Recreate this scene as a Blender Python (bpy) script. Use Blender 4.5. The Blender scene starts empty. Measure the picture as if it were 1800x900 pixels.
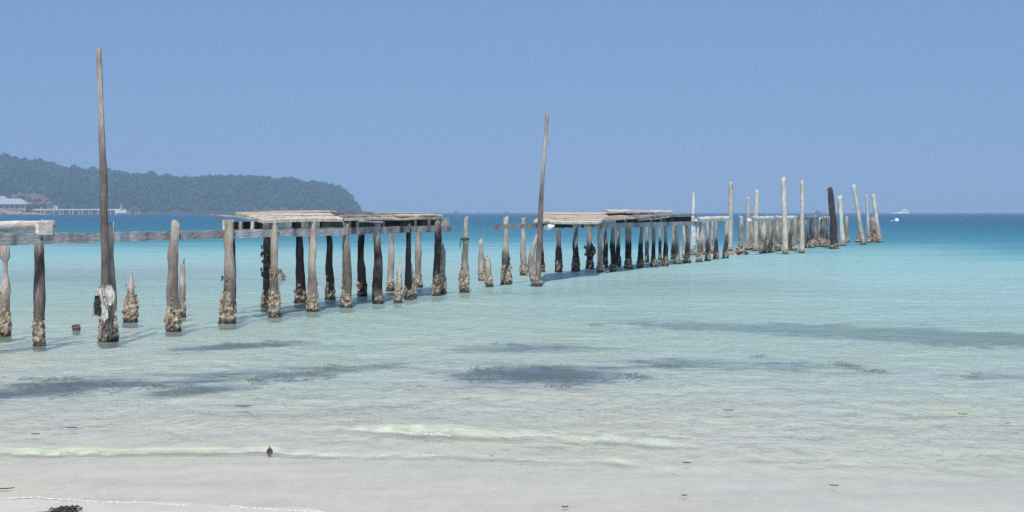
import bpy, math, random
import numpy as np
from mathutils import Vector, noise as mnoise

random.seed(7)
rng = np.random.default_rng(7)
S = bpy.context.scene
COL = S.collection

# ------------------------------------------------------------------ camera
F, H, HY = 2800.0, 2.0, 373.0          # focal length in px of an 1800 px wide frame, eye height above the sea, horizon row
cam = bpy.data.objects.new("camera", bpy.data.cameras.new("camera"))
COL.objects.link(cam)
cam.location = (0, 0, H)
cam.rotation_euler = (math.radians(90), 0, 0)
cam.data.sensor_width = 36
cam.data.lens = 36 * F / 1800
cam.data.shift_y = -(450 - HY) / 1800
cam.data.clip_end = 30000
S.camera = cam

# ------------------------------------------------------------------ sky, sun, exposure
SUN_EL = math.radians(53)
SUN_AZ = math.radians(180 + 2)        # clockwise from +Y (the view direction): behind the camera, a little to its left
W = bpy.data.worlds.new("World")
S.world = W
W.use_nodes = True
wn, wl = W.node_tree.nodes, W.node_tree.links
sky = wn.new('ShaderNodeTexSky')
sky.sky_type = 'NISHITA'
sky.sun_disc = False
sky.sun_elevation = SUN_EL
sky.sun_rotation = SUN_AZ
sky.air_density, sky.dust_density, sky.ozone_density = 1.0, 0.4, 2.6
geo = wn.new('ShaderNodeTexCoord')
sx = wn.new('ShaderNodeSeparateXYZ')
wl.new(geo.outputs['Generated'], sx.inputs[0])
mx = wn.new('ShaderNodeMath'); mx.operation = 'MAXIMUM'; mx.inputs[1].default_value = 0.0
wl.new(sx.outputs[2], mx.inputs[0])
ma = wn.new('ShaderNodeMath'); ma.operation = 'MULTIPLY_ADD'
ma.inputs[1].default_value = 0.75; ma.inputs[2].default_value = 0.34
wl.new(mx.outputs[0], ma.inputs[0])
cb = wn.new('ShaderNodeCombineXYZ')
for i in (0, 1):
    wl.new(sx.outputs[i], cb.inputs[i])
wl.new(ma.outputs[0], cb.inputs[2])
nm = wn.new('ShaderNodeVectorMath'); nm.operation = 'NORMALIZE'
wl.new(cb.outputs[0], nm.inputs[0])
wl.new(nm.outputs[0], sky.inputs[0])
bg = wn['Background']
bg.inputs[1].default_value = 0.137
wl.new(sky.outputs[0], bg.inputs[0])

sun = bpy.data.objects.new("sun", bpy.data.lights.new("sun", 'SUN'))
COL.objects.link(sun)
sun.data.energy = 3.3
sun.data.angle = math.radians(0.5)
sun.data.color = (1.0, 0.95, 0.87)
sd = Vector((math.sin(SUN_AZ) * math.cos(SUN_EL), math.cos(SUN_AZ) * math.cos(SUN_EL), math.sin(SUN_EL)))
sun.rotation_euler = sd.to_track_quat('Z', 'Y').to_euler()
sun.location = (-20, -60, 120)

S.view_settings.view_transform = 'Standard'
S.view_settings.look = 'None'
S.view_settings.exposure = 0.22
S.view_settings.gamma = 1.0
S.cycles.use_denoising = False
S.cycles.max_bounces = 8
S.cycles.transparent_max_bounces = 8
S.cycles.volume_bounces = 0


# ------------------------------------------------------------------ helpers
def at(px, py):                        # the point of the sea surface seen at a pixel
    Y = F * H / (py - HY)
    return ((px - 900) * Y / F, Y)


def zat(py, Y):                        # height that shows at a row at distance Y
    return H - (py - HY) * Y / F


def tag(o, label=None, cat=None, group=None, kind=None):
    if label: o['label'] = label
    if cat: o['category'] = cat
    if group: o['group'] = group
    if kind: o['kind'] = kind
    return o


def empty(name, loc):
    o = bpy.data.objects.new(name, None)
    o.location = loc
    o.empty_display_size = 0.2
    COL.objects.link(o)
    return o


class MB:
    """collects shapes in world space; build() links them as ONE mesh object"""
    def __init__(s):
        s.v, s.f, s.a = [], [], []

    def add(s, verts, faces, att=None):
        b = len(s.v)
        s.v += [tuple(p) for p in verts]
        s.f += [tuple(i + b for i in q) for q in faces]
        s.a += list(att) if att is not None else [0.0] * len(verts)

    def box(s, o, ax, ay, az, att=0.0):            # corner and three edge vectors
        o, ax, ay, az = map(Vector, (o, ax, ay, az))
        c = [o, o + ax, o + ax + ay, o + ay]
        s.add(c + [p + az for p in c], [(3, 2, 1, 0), (4, 5, 6, 7), (0, 1, 5, 4), (1, 2, 6, 5), (2, 3, 7, 6), (3, 0, 4, 7)], [att] * 8)

    def tube(s, pts, radii, n=8, att=None, caps=True):
        pts = [Vector(p) for p in pts]
        V, A = [], []
        for i, p in enumerate(pts):
            t = (pts[min(i + 1, len(pts) - 1)] - pts[max(i - 1, 0)]).normalized()
            e = Vector((1, 0, 0)) if abs(t.x) < 0.9 else Vector((0, 1, 0))
            e1 = t.cross(e).normalized(); e2 = t.cross(e1)
            for k in range(n):
                a = 2 * math.pi * k / n
                V.append(p + (e1 * math.cos(a) + e2 * math.sin(a)) * radii[i])
                A.append(att[i] if att else 0.0)
        Fc = [(i * n + k, i * n + (k + 1) % n, (i + 1) * n + (k + 1) % n, (i + 1) * n + k) for i in range(len(pts) - 1) for k in range(n)]
        if caps:
            Fc += [tuple(range(n)), tuple(range((len(pts) - 1) * n, len(pts) * n))]
        s.add(V, Fc, A)

    def lump(s, c, r, rough=0.3, att=0.0):         # an uneven 20-faced stone or shell
        c = Vector(c)
        V = [c + Vector((p[0] * r[0], p[1] * r[1], p[2] * r[2])) * (1 + random.uniform(-rough, rough)) for p in ICO_V]
        s.add(V, ICO_F, [att] * 12)

    def build(s, name, m, parent=None, smooth=False, at0=None):
        loc = Vector(parent['_loc']) if parent is not None else Vector(at0 or (0, 0, 0))
        me = bpy.data.meshes.new(name)
        me.from_pydata([(x - loc.x, y - loc.y, z - loc.z) for x, y, z in s.v], [], s.f)
        at_ = me.attributes.new("tone", 'FLOAT', 'POINT')
        at_.data.foreach_set("value", s.a)
        if smooth:
            me.polygons.foreach_set("use_smooth", [True] * len(me.polygons))
        me.materials.append(m)
        me.update()
        o = bpy.data.objects.new(name, me)
        COL.objects.link(o)
        if parent is not None:
            o.parent = parent
        else:
            o.location = loc
        o['_loc'] = tuple(loc)
        return o


def root(name, loc, label, cat, group=None):
    e = empty(name, loc)
    e['_loc'] = tuple(loc)
    return tag(e, label, cat, group)


g_ = (1 + 5 ** .5) / 2
ICO_V = [np.array(p) / math.sqrt(1 + g_ * g_) for p in [(-1, g_, 0), (1, g_, 0), (-1, -g_, 0), (1, -g_, 0), (0, -1, g_), (0, 1, g_), (0, -1, -g_), (0, 1, -g_), (g_, 0, -1), (g_, 0, 1), (-g_, 0, -1), (-g_, 0, 1)]]
ICO_F = [(0, 11, 5), (0, 5, 1), (0, 1, 7), (0, 7, 10), (0, 10, 11), (1, 5, 9), (5, 11, 4), (11, 10, 2), (10, 7, 6), (7, 1, 8), (3, 9, 4), (3, 4, 2), (3, 2, 6), (3, 6, 8), (3, 8, 9), (4, 9, 5), (2, 4, 11), (6, 2, 10), (8, 6, 7), (9, 8, 1)]


def vnoise(x, y, seed=0):              # smooth value noise on numpy arrays, -1..1
    xi, yi = np.floor(x).astype(np.int64), np.floor(y).astype(np.int64)
    fx, fy = x - xi, y - yi
    fx, fy = fx * fx * (3 - 2 * fx), fy * fy * (3 - 2 * fy)
    def h(i, j):
        n = (i * 374761393 + j * 668265263 + seed * 974634777) & 0xffffffff
        n = ((n ^ (n >> 13)) * 1274126177) & 0xffffffff
        return ((n ^ (n >> 16)) & 0xffff) / 32767.5 - 1
    return (h(xi, yi) * (1 - fx) + h(xi + 1, yi) * fx) * (1 - fy) + (h(xi, yi + 1) * (1 - fx) + h(xi + 1, yi + 1) * fx) * fy


def grid_mesh(name, X, Y, Z, attrs, m, kind):
    nr, nc = X.shape
    co = np.stack([X, Y, Z], -1).reshape(-1, 3).astype(np.float32)
    i = np.arange(nr * nc).reshape(nr, nc)
    q = np.stack([i[:-1, :-1], i[:-1, 1:], i[1:, 1:], i[1:, :-1]], -1).reshape(-1, 4)
    me = bpy.data.meshes.new(name)
    me.vertices.add(len(co)); me.vertices.foreach_set("co", co.ravel())
    me.loops.add(q.size); me.loops.foreach_set("vertex_index", q.ravel().astype(np.int32))
    me.polygons.add(len(q))
    me.polygons.foreach_set("loop_start", np.arange(0, q.size, 4, dtype=np.int32))
    me.polygons.foreach_set("use_smooth", np.ones(len(q), dtype=bool))
    for k, a in attrs.items():
        t = me.attributes.new(k, 'FLOAT', 'POINT')
        t.data.foreach_set("value", a.reshape(-1).astype(np.float32))
    me.update(calc_edges=True); me.validate()
    me.materials.append(m)
    o = bpy.data.objects.new(name, me)
    COL.objects.link(o)
    return tag(o, kind=kind)


def tri_mesh(name, V, Fc, tone, m):
    me = bpy.data.meshes.new(name)
    me.vertices.add(len(V)); me.vertices.foreach_set("co", V.ravel().astype(np.float32))
    me.loops.add(Fc.size); me.loops.foreach_set("vertex_index", Fc.ravel().astype(np.int32))
    me.polygons.add(len(Fc))
    me.polygons.foreach_set("loop_start", np.arange(0, Fc.size, 3, dtype=np.int32))
    t = me.attributes.new("tone", 'FLOAT', 'POINT')
    t.data.foreach_set("value", tone.astype(np.float32))
    me.update(calc_edges=True)
    me.materials.append(m)
    o = bpy.data.objects.new(name, me)
    COL.objects.link(o)
    return o


# ------------------------------------------------------------------ materials
class Mat:
    def __init__(s, name):
        s.m = bpy.data.materials.new(name); s.m.use_nodes = True
        s.n, s.l = s.m.node_tree.nodes, s.m.node_tree.links
        s.b = s.n['Principled BSDF']; s.out = s.n['Material Output']

    def new(s, t, **k):
        x = s.n.new('ShaderNode' + t)
        for a, v in k.items(): setattr(x, a, v)
        return x

    def put(s, val, sock):
        if hasattr(val, 'links'): s.l.new(val, sock)
        else: sock.default_value = val

    def attr(s, name): return s.new('Attribute', attribute_name=name).outputs['Fac']

    def noise(s, scale, detail=4, sc3=(1, 1, 1), rough=0.55, coord='Object'):
        tc = s.new('TexCoord'); mp = s.new('Mapping'); mp.inputs[3].default_value = sc3
        s.l.new(tc.outputs[coord], mp.inputs[0])
        n = s.new('TexNoise'); n.inputs['Scale'].default_value = scale; n.inputs['Detail'].default_value = detail; n.inputs['Roughness'].default_value = rough
        s.l.new(mp.outputs[0], n.inputs[0])
        return n.outputs['Fac']

    def ramp(s, fac, stops):
        r = s.new('ValToRGB'); e = r.color_ramp.elements
        while len(e) < len(stops): e.new(0.5)
        for x, (p, c) in zip(e, stops):
            x.position = p; x.color = (c[0], c[1], c[2], 1) if hasattr(c, '__len__') else (c, c, c, 1)
        s.put(fac, r.inputs[0])
        return r.outputs[0]

    def math(s, op, a, b=0.0, clamp=False):
        x = s.new('Math', operation=op, use_clamp=clamp)
        s.put(a, x.inputs[0]); s.put(b, x.inputs[1])
        return x.outputs[0]

    def mix(s, f, a, b, mode='MIX'):
        x = s.new('Mix', data_type='RGBA', blend_type=mode)
        c = lambda v: (v[0], v[1], v[2], 1) if isinstance(v, tuple) and len(v) == 3 else v
        s.put(f, x.inputs[0]); s.put(c(a), x.inputs[6]); s.put(c(b), x.inputs[7])
        return x.outputs[2]

    def bump(s, h, strength=0.5, dist=0.02):
        b = s.new('Bump'); b.inputs['Strength'].default_value = strength; b.inputs['Distance'].default_value = dist
        s.put(h, b.inputs['Height'])
        s.l.new(b.outputs[0], s.b.inputs['Normal'])
        return b.outputs[0]

    def col(s, c, rough=0.85, spec=0.25):
        s.put(c if hasattr(c, 'links') else (*c, 1), s.b.inputs['Base Color'])
        s.b.inputs['Roughness'].default_value = rough
        s.b.inputs['Specular IOR Level'].default_value = spec
        return s.m


def m_wood(name, pale, mid, dark, grain=(14, 14, 1.2), var=1.1):
    """weathered timber; the 'tone' attribute runs from bleached (0) through brown (0.5) to black tide stain (1)"""
    k = Mat(name)
    g = k.noise(3.0, 6, grain); p = k.noise(3.0, 5, (1, 1, 0.6))
    t = k.math('ADD', k.attr('tone'), k.math('MULTIPLY', k.math('SUBTRACT', p, 0.5), var), True)
    c = k.ramp(t, [(0.0, pale), (0.42, mid), (0.85, dark), (1.0, dark)])
    c = k.mix(1.0, c, k.ramp(g, [(0.3, 0.6), (0.55, 1.0), (0.8, 1.25)]), 'MULTIPLY')
    oi = k.new('ObjectInfo')
    c = k.mix(1.0, c, k.ramp(oi.outputs['Random'], [(0, 0.82), (1, 1.15)]), 'MULTIPLY')
    k.bump(g, 0.8, 0.03)
    return k.col(c, 0.9, 0.15)


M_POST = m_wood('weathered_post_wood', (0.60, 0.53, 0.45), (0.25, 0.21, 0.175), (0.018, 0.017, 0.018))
M_POLE = m_wood('grey_pole_wood', (0.50, 0.44, 0.38), (0.25, 0.21, 0.185), (0.07, 0.055, 0.05))
M_WHITE = m_wood('sun_bleached_wood', (0.74, 0.68, 0.61), (0.40, 0.33, 0.26), (0.12, 0.10, 0.08), var=0.8)
M_LOG = m_wood('pale_barkless_log', (0.82, 0.75, 0.68), (0.60, 0.46, 0.36), (0.2, 0.12, 0.08), (2, 2, 14), 0.6)
M_BEAM = m_wood('grey_beam_wood', (0.58, 0.56, 0.55), (0.36, 0.34, 0.33), (0.07, 0.055, 0.045), (2, 2, 14))
M_DECK = m_wood('tan_deck_board', (0.68, 0.58, 0.45), (0.40, 0.33, 0.25), (0.08, 0.07, 0.06), (3, 3, 3))


def m_crust():
    k = Mat('oyster_crust')
    n1 = k.noise(16, 5); n2 = k.noise(45, 3)
    c = k.ramp(n1, [(0.30, (0.06, 0.045, 0.035)), (0.44, (0.22, 0.17, 0.12)), (0.57, (0.43, 0.35, 0.25)), (0.74, (0.64, 0.57, 0.46))])
    c = k.mix(k.attr('tone'), c, (0.022, 0.02, 0.018))
    k.bump(n2, 0.9, 0.02)
    return k.col(c, 0.8, 0.3)


M_CRUST = m_crust()


def m_plain(name, c1, c2, scale=6, rough=0.8, bumpd=0.01):
    k = Mat(name)
    n = k.noise(scale, 5)
    k.bump(n, 0.5, bumpd)
    return k.col(k.ramp(n, [(0.35, c1), (0.65, c2)]), rough, 0.3)


M_CLOTH = m_plain('torn_white_sack', (0.30, 0.29, 0.27), (0.70, 0.69, 0.67), 14)
M_NET = m_plain('dark_old_netting', (0.015, 0.014, 0.013), (0.06, 0.055, 0.045), 20)
M_ROPE = m_plain('grey_frayed_rope', (0.16, 0.13, 0.09), (0.35, 0.29, 0.21), 30)
M_GREEN = m_plain('green_rope', (0.02, 0.06, 0.04), (0.05, 0.13, 0.09), 30)
M_PAINT = m_plain('white_hull_paint', (0.72, 0.72, 0.71), (0.85, 0.85, 0.84), 3, 0.4, 0.002)
M_ROOF = m_plain('pale_metal_roof', (0.33, 0.36, 0.39), (0.44, 0.47, 0.50), 1.5, 0.5)
M_DARKW = m_plain('dark_timber', (0.05, 0.045, 0.04), (0.11, 0.09, 0.075), 1.0)
M_GLASS = m_plain('dark_window', (0.02, 0.025, 0.03), (0.03, 0.035, 0.04), 3, 0.15, 0.0)
M_ROCK = m_plain('shore_rock', (0.18, 0.15, 0.12), (0.46, 0.39, 0.32), 0.12, 0.9, 0.2)
M_CONC = m_plain('pale_jetty_concrete', (0.42, 0.42, 0.41), (0.58, 0.57, 0.55), 0.4, 0.9)
M_LEAFD = m_plain('dead_leaf', (0.06, 0.05, 0.04), (0.16, 0.125, 0.085), 25)
M_WEED = m_plain('dried_seaweed', (0.02, 0.016, 0.012), (0.11, 0.085, 0.055), 40)
M_HULLD = m_plain('dark_hull', (0.04, 0.045, 0.06), (0.08, 0.085, 0.10), 2, 0.5)
M_SPRAY = m_plain('white_water', (0.8, 0.82, 0.83), (0.9, 0.9, 0.9), 4, 0.9)


def m_leafage(name, a, b, c):
    k = Mat(name)
    n = k.noise(0.035, 4)
    col = k.ramp(k.attr('tone'), [(0.0, a), (0.55, b), (1.0, c)])
    col = k.mix(1.0, col, k.ramp(n, [(0.3, 0.65), (0.7, 1.3)]), 'MULTIPLY')
    return k.col(col, 0.8, 0.2)


M_FOREST = m_leafage('hill_forest_leaves', (0.010, 0.038, 0.018), (0.024, 0.078, 0.036), (0.055, 0.13, 0.065))
M_DRY = m_leafage('dry_thicket_twigs', (0.16, 0.115, 0.085), (0.28, 0.20, 0.15), (0.38, 0.28, 0.22))
M_GRASS = m_leafage('seagrass_blades', (0.010, 0.022, 0.040), (0.020, 0.038, 0.055), (0.04, 0.06, 0.065))
M_HILL = m_plain('hill_soil', (0.03, 0.04, 0.02), (0.08, 0.07, 0.045), 0.02, 0.95, 0.5)


def m_sand():
    k = Mat('pale_sand')
    n = k.noise(0.9, 5, (0.35, 1.2, 1)); f = k.noise(60, 3); r = k.noise(3.0, 4, (0.5, 2.2, 1))
    c = k.ramp(n, [(0.3, (0.615, 0.57, 0.505)), (0.7, (0.71, 0.66, 0.59))])
    c = k.mix(1.0, c, k.ramp(f, [(0.3, 0.86), (0.7, 1.08)]), 'MULTIPLY')
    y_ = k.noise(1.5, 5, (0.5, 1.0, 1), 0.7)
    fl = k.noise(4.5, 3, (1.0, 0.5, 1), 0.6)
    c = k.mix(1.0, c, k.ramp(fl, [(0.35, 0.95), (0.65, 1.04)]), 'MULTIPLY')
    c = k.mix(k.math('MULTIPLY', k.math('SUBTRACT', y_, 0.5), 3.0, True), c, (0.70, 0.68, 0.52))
    w = k.attr('weed')
    b = k.noise(1.3, 8, (0.7, 1.3, 1), 0.78)
    w = k.math('MULTIPLY', k.math('ADD', w, k.math('MULTIPLY', k.math('SUBTRACT', b, 0.5), 2.6)), 1.7)
    w = k.math('MULTIPLY', k.math('SUBTRACT', w, 0.55), k.math('MULTIPLY', k.attr('weed'), 3.0, True), True)
    c = k.mix(w, c, (0.012, 0.048, 0.14))
    k.bump(k.math('ADD', r, k.math('MULTIPLY', f, 0.15)), 0.35, 0.02)
    return k.col(c, 0.65, 0.3)


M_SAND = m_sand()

# water: partly clear over the sand, filled by its own turquoise scatter as it deepens, with a rippled reflecting skin
WATER_STOPS = [(0.000, (0.66, 0.66, 0.61)), (0.060, (0.60, 0.70, 0.66)), (0.137, (0.56, 0.75, 0.71)), (0.217, (0.50, 0.72, 0.68)),
               (0.270, (0.41, 0.63, 0.60)), (0.315, (0.29, 0.53, 0.53)), (0.350, (0.14, 0.385, 0.43)), (0.382, (0.065, 0.26, 0.335)), (0.458, (0.034, 0.185, 0.275)),
               (0.540, (0.022, 0.14, 0.245)), (0.700, (0.016, 0.105, 0.20)), (1.000, (0.014, 0.09, 0.18))]


def m_water():
    k = Mat('sea_water')
    n = k.n; n.remove(k.b)
    t = k.attr('offshore')
    body = k.ramp(t, WATER_STOPS)
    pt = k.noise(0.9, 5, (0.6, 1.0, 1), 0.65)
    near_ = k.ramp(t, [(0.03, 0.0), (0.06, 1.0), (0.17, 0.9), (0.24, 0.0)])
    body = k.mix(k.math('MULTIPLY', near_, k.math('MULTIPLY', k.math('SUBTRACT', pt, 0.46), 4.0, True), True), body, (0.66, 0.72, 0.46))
    body = k.mix(k.attr('crest'), body, (0.62, 0.71, 0.43))
    # ripples: three sizes, drawn out along the shore
    r1 = k.noise(1.5, 3, (1.0, 0.6, 1)); r2 = k.noise(5.0, 3, (1.0, 0.5, 1), 0.55); r3 = k.noise(0.22, 4, (0.8, 1.2, 1))
    h = k.math('ADD', k.math('ADD', k.math('MULTIPLY', r1, 0.18), k.math('MULTIPLY', r2, 0.10)), k.math('MULTIPLY', r3, 0.25))
    b = k.new('Bump'); b.inputs['Distance'].default_value = 1.0
    k.put(k.attr('chop'), b.inputs['Strength'])
    k.put(h, b.inputs['Height'])
    dif = k.new('BsdfDiffuse'); k.put(body, dif.inputs[0]); k.l.new(b.outputs[0], dif.inputs['Normal'])
    tr = k.new('BsdfTransparent'); k.put(k.ramp(t, [(0.0, (0.99, 0.985, 0.96)), (0.05, (0.96, 0.98, 0.96)), (0.10, (0.90, 0.97, 0.96)), (0.15, (0.84, 0.97, 0.965)), (0.21, (0.74, 0.95, 0.95))]), tr.inputs[0])
    fill = k.ramp(t, [(0.0, 0.06), (0.05, 0.15), (0.137, 0.26), (0.20, 0.50), (0.27, 0.88), (0.31, 1.0)])
    fill = k.math('MULTIPLY', fill, k.math('SUBTRACT', 1.0, k.math('MULTIPLY', k.attr('canopy'), 0.1, True)))   # seagrass stands close to the surface
    fill = k.math('MAXIMUM', fill, k.math('MULTIPLY', k.attr('crest'), 0.85))
    m1 = k.new('MixShader'); k.put(fill, m1.inputs[0]); k.l.new(tr.outputs[0], m1.inputs[1]); k.l.new(dif.outputs[0], m1.inputs[2])
    fr = k.new('Fresnel'); fr.inputs[0].default_value = 1.333; k.l.new(b.outputs[0], fr.inputs['Normal'])
    gl = k.new('BsdfGlossy'); gl.inputs['Roughness'].default_value = 0.12; k.l.new(b.outputs[0], gl.inputs['Normal'])
    m2 = k.new('MixShader'); k.put(k.math('MULTIPLY', fr.outputs[0], 0.42, True), m2.inputs[0])
    k.l.new(m1.outputs[0], m2.inputs[1]); k.l.new(gl.outputs[0], m2.inputs[2])
    fo = k.new('BsdfDiffuse'); fo.inputs[0].default_value = (0.76, 0.75, 0.69, 1)
    fb = k.noise(7, 5, (0.5, 1.3, 1), 0.7)
    ff = k.math('MULTIPLY', k.math('SUBTRACT', k.math('ADD', k.attr('foam'), fb), 1.0), 3.0, True)
    m3 = k.new('MixShader'); k.put(ff, m3.inputs[0]); k.l.new(m2.outputs[0], m3.inputs[1]); k.l.new(fo.outputs[0], m3.inputs[2])
    k.l.new(m3.outputs[0], k.out.inputs[0])
    return k.m


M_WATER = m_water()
M_FOAM = m_plain('sea_foam', (0.55, 0.54, 0.50), (0.72, 0.71, 0.66), 30, 0.8, 0.01)


# ------------------------------------------------------------------ sea and seabed
def line(pts):
    P = np.array([at(*p) for p in pts])
    return lambda X: np.interp(X, P[:, 0], P[:, 1]), P


SHORE, SHORE_P = line([(-2200, 860), (-900, 864), (-200, 874), (0, 878), (60, 875), (120, 880), (250, 885), (400, 892), (560, 901), (720, 914), (1100, 940), (2600, 985), (4500, 1010)])
L1, L1_P = line([(-260, 800), (0, 796), (150, 799), (300, 796), (450, 796), (600, 799), (750, 801), (880, 808), (1000, 812), (1100, 817), (1190, 826)])
L2, L2_P = line([(1240, 803), (1350, 806), (1450, 812), (1560, 818), (1680, 828), (1800, 834), (1980, 846)])
C1, C1_P = line([(540, 752), (590, 755), (640, 757), (690, 760), (720, 764), (800, 768), (900, 770), (950, 766), (1000, 771), (1050, 778), (1100, 776), (1150, 781), (1200, 784), (1260, 788)])
C2, C2_P = line([(1450, 786), (1600, 792), (1700, 796), (1850, 800), (2000, 806)])


def rows():
    y, out = 9.0, []
    while y < 6000:
        out.append(y)
        y *= 1 + (0.0024 if y < 21 else 0.0055 if y < 150 else 0.03)
    return np.array(out + [6000.0])


RY = rows()
u_in = np.linspace(-0.42, 0.42, 300)
u_out = 0.42 + 0.9 * np.linspace(0, 1, 26)[1:] ** 1.5
RU = np.concatenate([-u_out[::-1], u_in, u_out])
GY = np.repeat(RY[:, None], len(RU), 1)
GX = RU[None, :] * GY + np.sign(RU)[None, :] * np.clip(np.abs(RU) - 0.42, 0, None)[None, :] * 60


def seabed(X, Y):
    d = Y - SHORE(X)
    z = np.where(d < 0, -d * 0.03, -0.013 * d)
    z = np.where(d > 4, -0.052 - (d - 4) * 0.003, z)
    z = np.where(d > 30, -0.13 - (d - 30) * 0.03, z)
    return np.maximum(z, -9)


# seagrass patches on the bottom: centre, half widths, density
def weed_at(X, Y):
    weed = np.zeros_like(X)
    for px, py, wx, wy, st in ((960, 658, 200, 24, 0.95), (930, 613, 170, 10, 0.8), (60, 683, 220, 24, 0.9), (420, 662, 340, 16, 0.62), (340, 685, 100, 14, 0.7), (400, 609, 125, 8, 0.95),
                               (1640, 589, 340, 17, 1.2), (1350, 577, 280, 10, 1.0), (1250, 640, 300, 15, 0.62), (1790, 664, 120, 10, 0.65), (620, 648, 120, 11, 0.62), (-250, 690, 200, 20, 0.7), (1500, 655, 200, 8, 0.35), (700, 672, 80, 6, 0.35)):
        cx, cy = at(px, py)
        _, y0 = at(px, py + wy); _, y1 = at(px, py - wy)
        rx = wx * cy / F
        dep = -seabed(np.array(cx), np.array(cy))
        cy2 = cy * (1 + dep / H)
        tilt = -0.75 if px < 700 else (-0.2 if px < 1100 else 0.65 if py < 600 else 0.1)
        ry = (y1 - y0) / 2
        g = np.exp(-(((X - cx) / rx) ** 2) - (((Y - cy2 + tilt * (X - cx)) / ry) ** 2))
        weed = np.maximum(weed, (st + 0.09) * g)
    return weed


def side_fade(P, X):
    return np.clip((X - P[0, 0]) / 0.5, 0, 1) * np.clip((P[-1, 0] - X) / 0.5, 0, 1)


d_ = GY - SHORE(GX)
near = np.clip(d_ / 7, 0, 1)
amp = 0.003 + 0.014 * near + 0.012 * np.clip((GY - 25) / 60, 0, 1)
wz = np.zeros_like(GX)
for k in range(16):
    a = math.radians(random.gauss(-6, 34))
    lam = 0.42 * 1.3 ** k * random.uniform(0.9, 1.1)
    ph = random.uniform(0, 6.28)
    dx, dy = math.sin(a), math.cos(a)
    ok = np.clip(lam / (GY * 0.0055 * 4) - 0.6, 0, 1)
    mod = 0.6 + 0.5 * vnoise(GX / (lam * 4) + k * 7, GY / (lam * 3), k)
    s = np.sin((GX * dx + GY * dy) * 2 * math.pi / lam + ph + 1.5 * vnoise(GX / (lam * 2.2), GY / (lam * 2.2), 50 + k))
    wz += ok * mod * s * (0.35 if k < 5 else 0.30)
water_z = amp * wz * (GY < 900)
crest = np.zeros_like(GX); foam = np.zeros_like(GX)
for fn, P, hgt, back, ph_ in ((C1, C1_P, 0.074, 0.42, 76.5), (L1, L1_P, 0.040, 0.28, 34.2), (L2, L2_P, 0.022, 0.3, 16.2), (C2, C2_P, 0.040, 0.4, 27.0)):
    sf = side_fade(P, GX)
    lump = 0.75 + 0.45 * vnoise(GX * 1.6 + ph_, GX * 0 + 3.3, 9)
    scal = np.abs(np.sin(GX * 4.1 + 2.5 * vnoise(GX * 0.9, GX * 0 + 4.4, 14)))
    lump = lump * (0.85 + 0.35 * vnoise(GX * 7, GX * 0 + 6.2, 15))
    q = GY - fn(GX) + (0.10 if hgt > .05 else 0.04) * (scal - 0.5) - 0.07 * vnoise(GX * 2.5, GX * 0 + 8.1, 11) - 0.03 * vnoise(GX * 9, GX * 0 + 2.1, 13)
    up = np.clip(q / 0.10 + 0.3, 0, 1); up = up * up * (3 - 2 * up)
    shp = up * np.exp(-np.clip(q - 0.1, 0, None) / back)
    water_z += hgt * np.clip(lump, 0.1, 1.4) * sf * shp
    crest = np.maximum(crest, sf * np.clip(lump, 0, 1) * np.exp(-((q - 0.12) / np.where(q < 0.12, 0.13, 0.30)) ** 2) * (0.95 if fn in (C1, L1) else 0.8))
    foam = np.maximum(foam, sf * (0.56 if fn is L1 else 0.52) * np.exp(-(np.where(q < 0, q / 0.16, q / 0.06)) ** 2) * (0.75 + 0.5 * vnoise(GX * 1.1, GX * 0 + 1.7, 12)))
# broken white water on the right, thin streaks left behind by the swash
for fn, P, w in ((C2, C2_P, 0.5), (L2, L2_P, 0.35)):
    q = GY - fn(GX) - 0.2
    foam = np.maximum(foam, side_fade(P, GX) * 0.42 * np.exp(-(q / w) ** 2))
foam = np.maximum(foam, 0.55 * np.exp(-((d_ - 0.04) / 0.05) ** 2) * (d_ > -0.1))
off = np.log(GY / 10) / math.log(600)
off = off + (0.018 * vnoise(GX / (GY * 0.12), GY / (GY * 0.05 + 1), 21) + 0.012 * vnoise(GX / 5, GY / 2.2, 22)) * np.clip(d_ / 8, 0, 1) + GX / GY * 0.07
chop = 0.12 + 1.0 * np.clip((d_ - 1.8) / 3, 0, 1)
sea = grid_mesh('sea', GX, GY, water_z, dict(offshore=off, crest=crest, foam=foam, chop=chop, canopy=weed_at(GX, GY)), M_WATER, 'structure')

# sand: beach under the camera, running on as the seabed
SYv = np.concatenate([np.linspace(-14, 8.8, 40), RY[::2]])
SU = np.concatenate([np.linspace(-1.35, -0.42, 24)[:-1], np.linspace(-0.42, 0.42, 190), np.linspace(0.42, 1.35, 24)[1:]])
SY = np.repeat(SYv[:, None], len(SU), 1)
SX = SU[None, :] * np.maximum(SY, 20 + 0 * SY) + np.sign(SU)[None, :] * np.clip(np.abs(SU) - 0.42, 0, None)[None, :] * 60
SZ = seabed(SX, SY) + 0.004 * vnoise(SX * 1.2, SY * 2.5, 31) * np.clip((40 - SY) / 20, 0, 1)
weed = weed_at(SX, SY)
sand = grid_mesh('sand', SX, SY, SZ, dict(weed=weed), M_SAND, 'structure')


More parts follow.
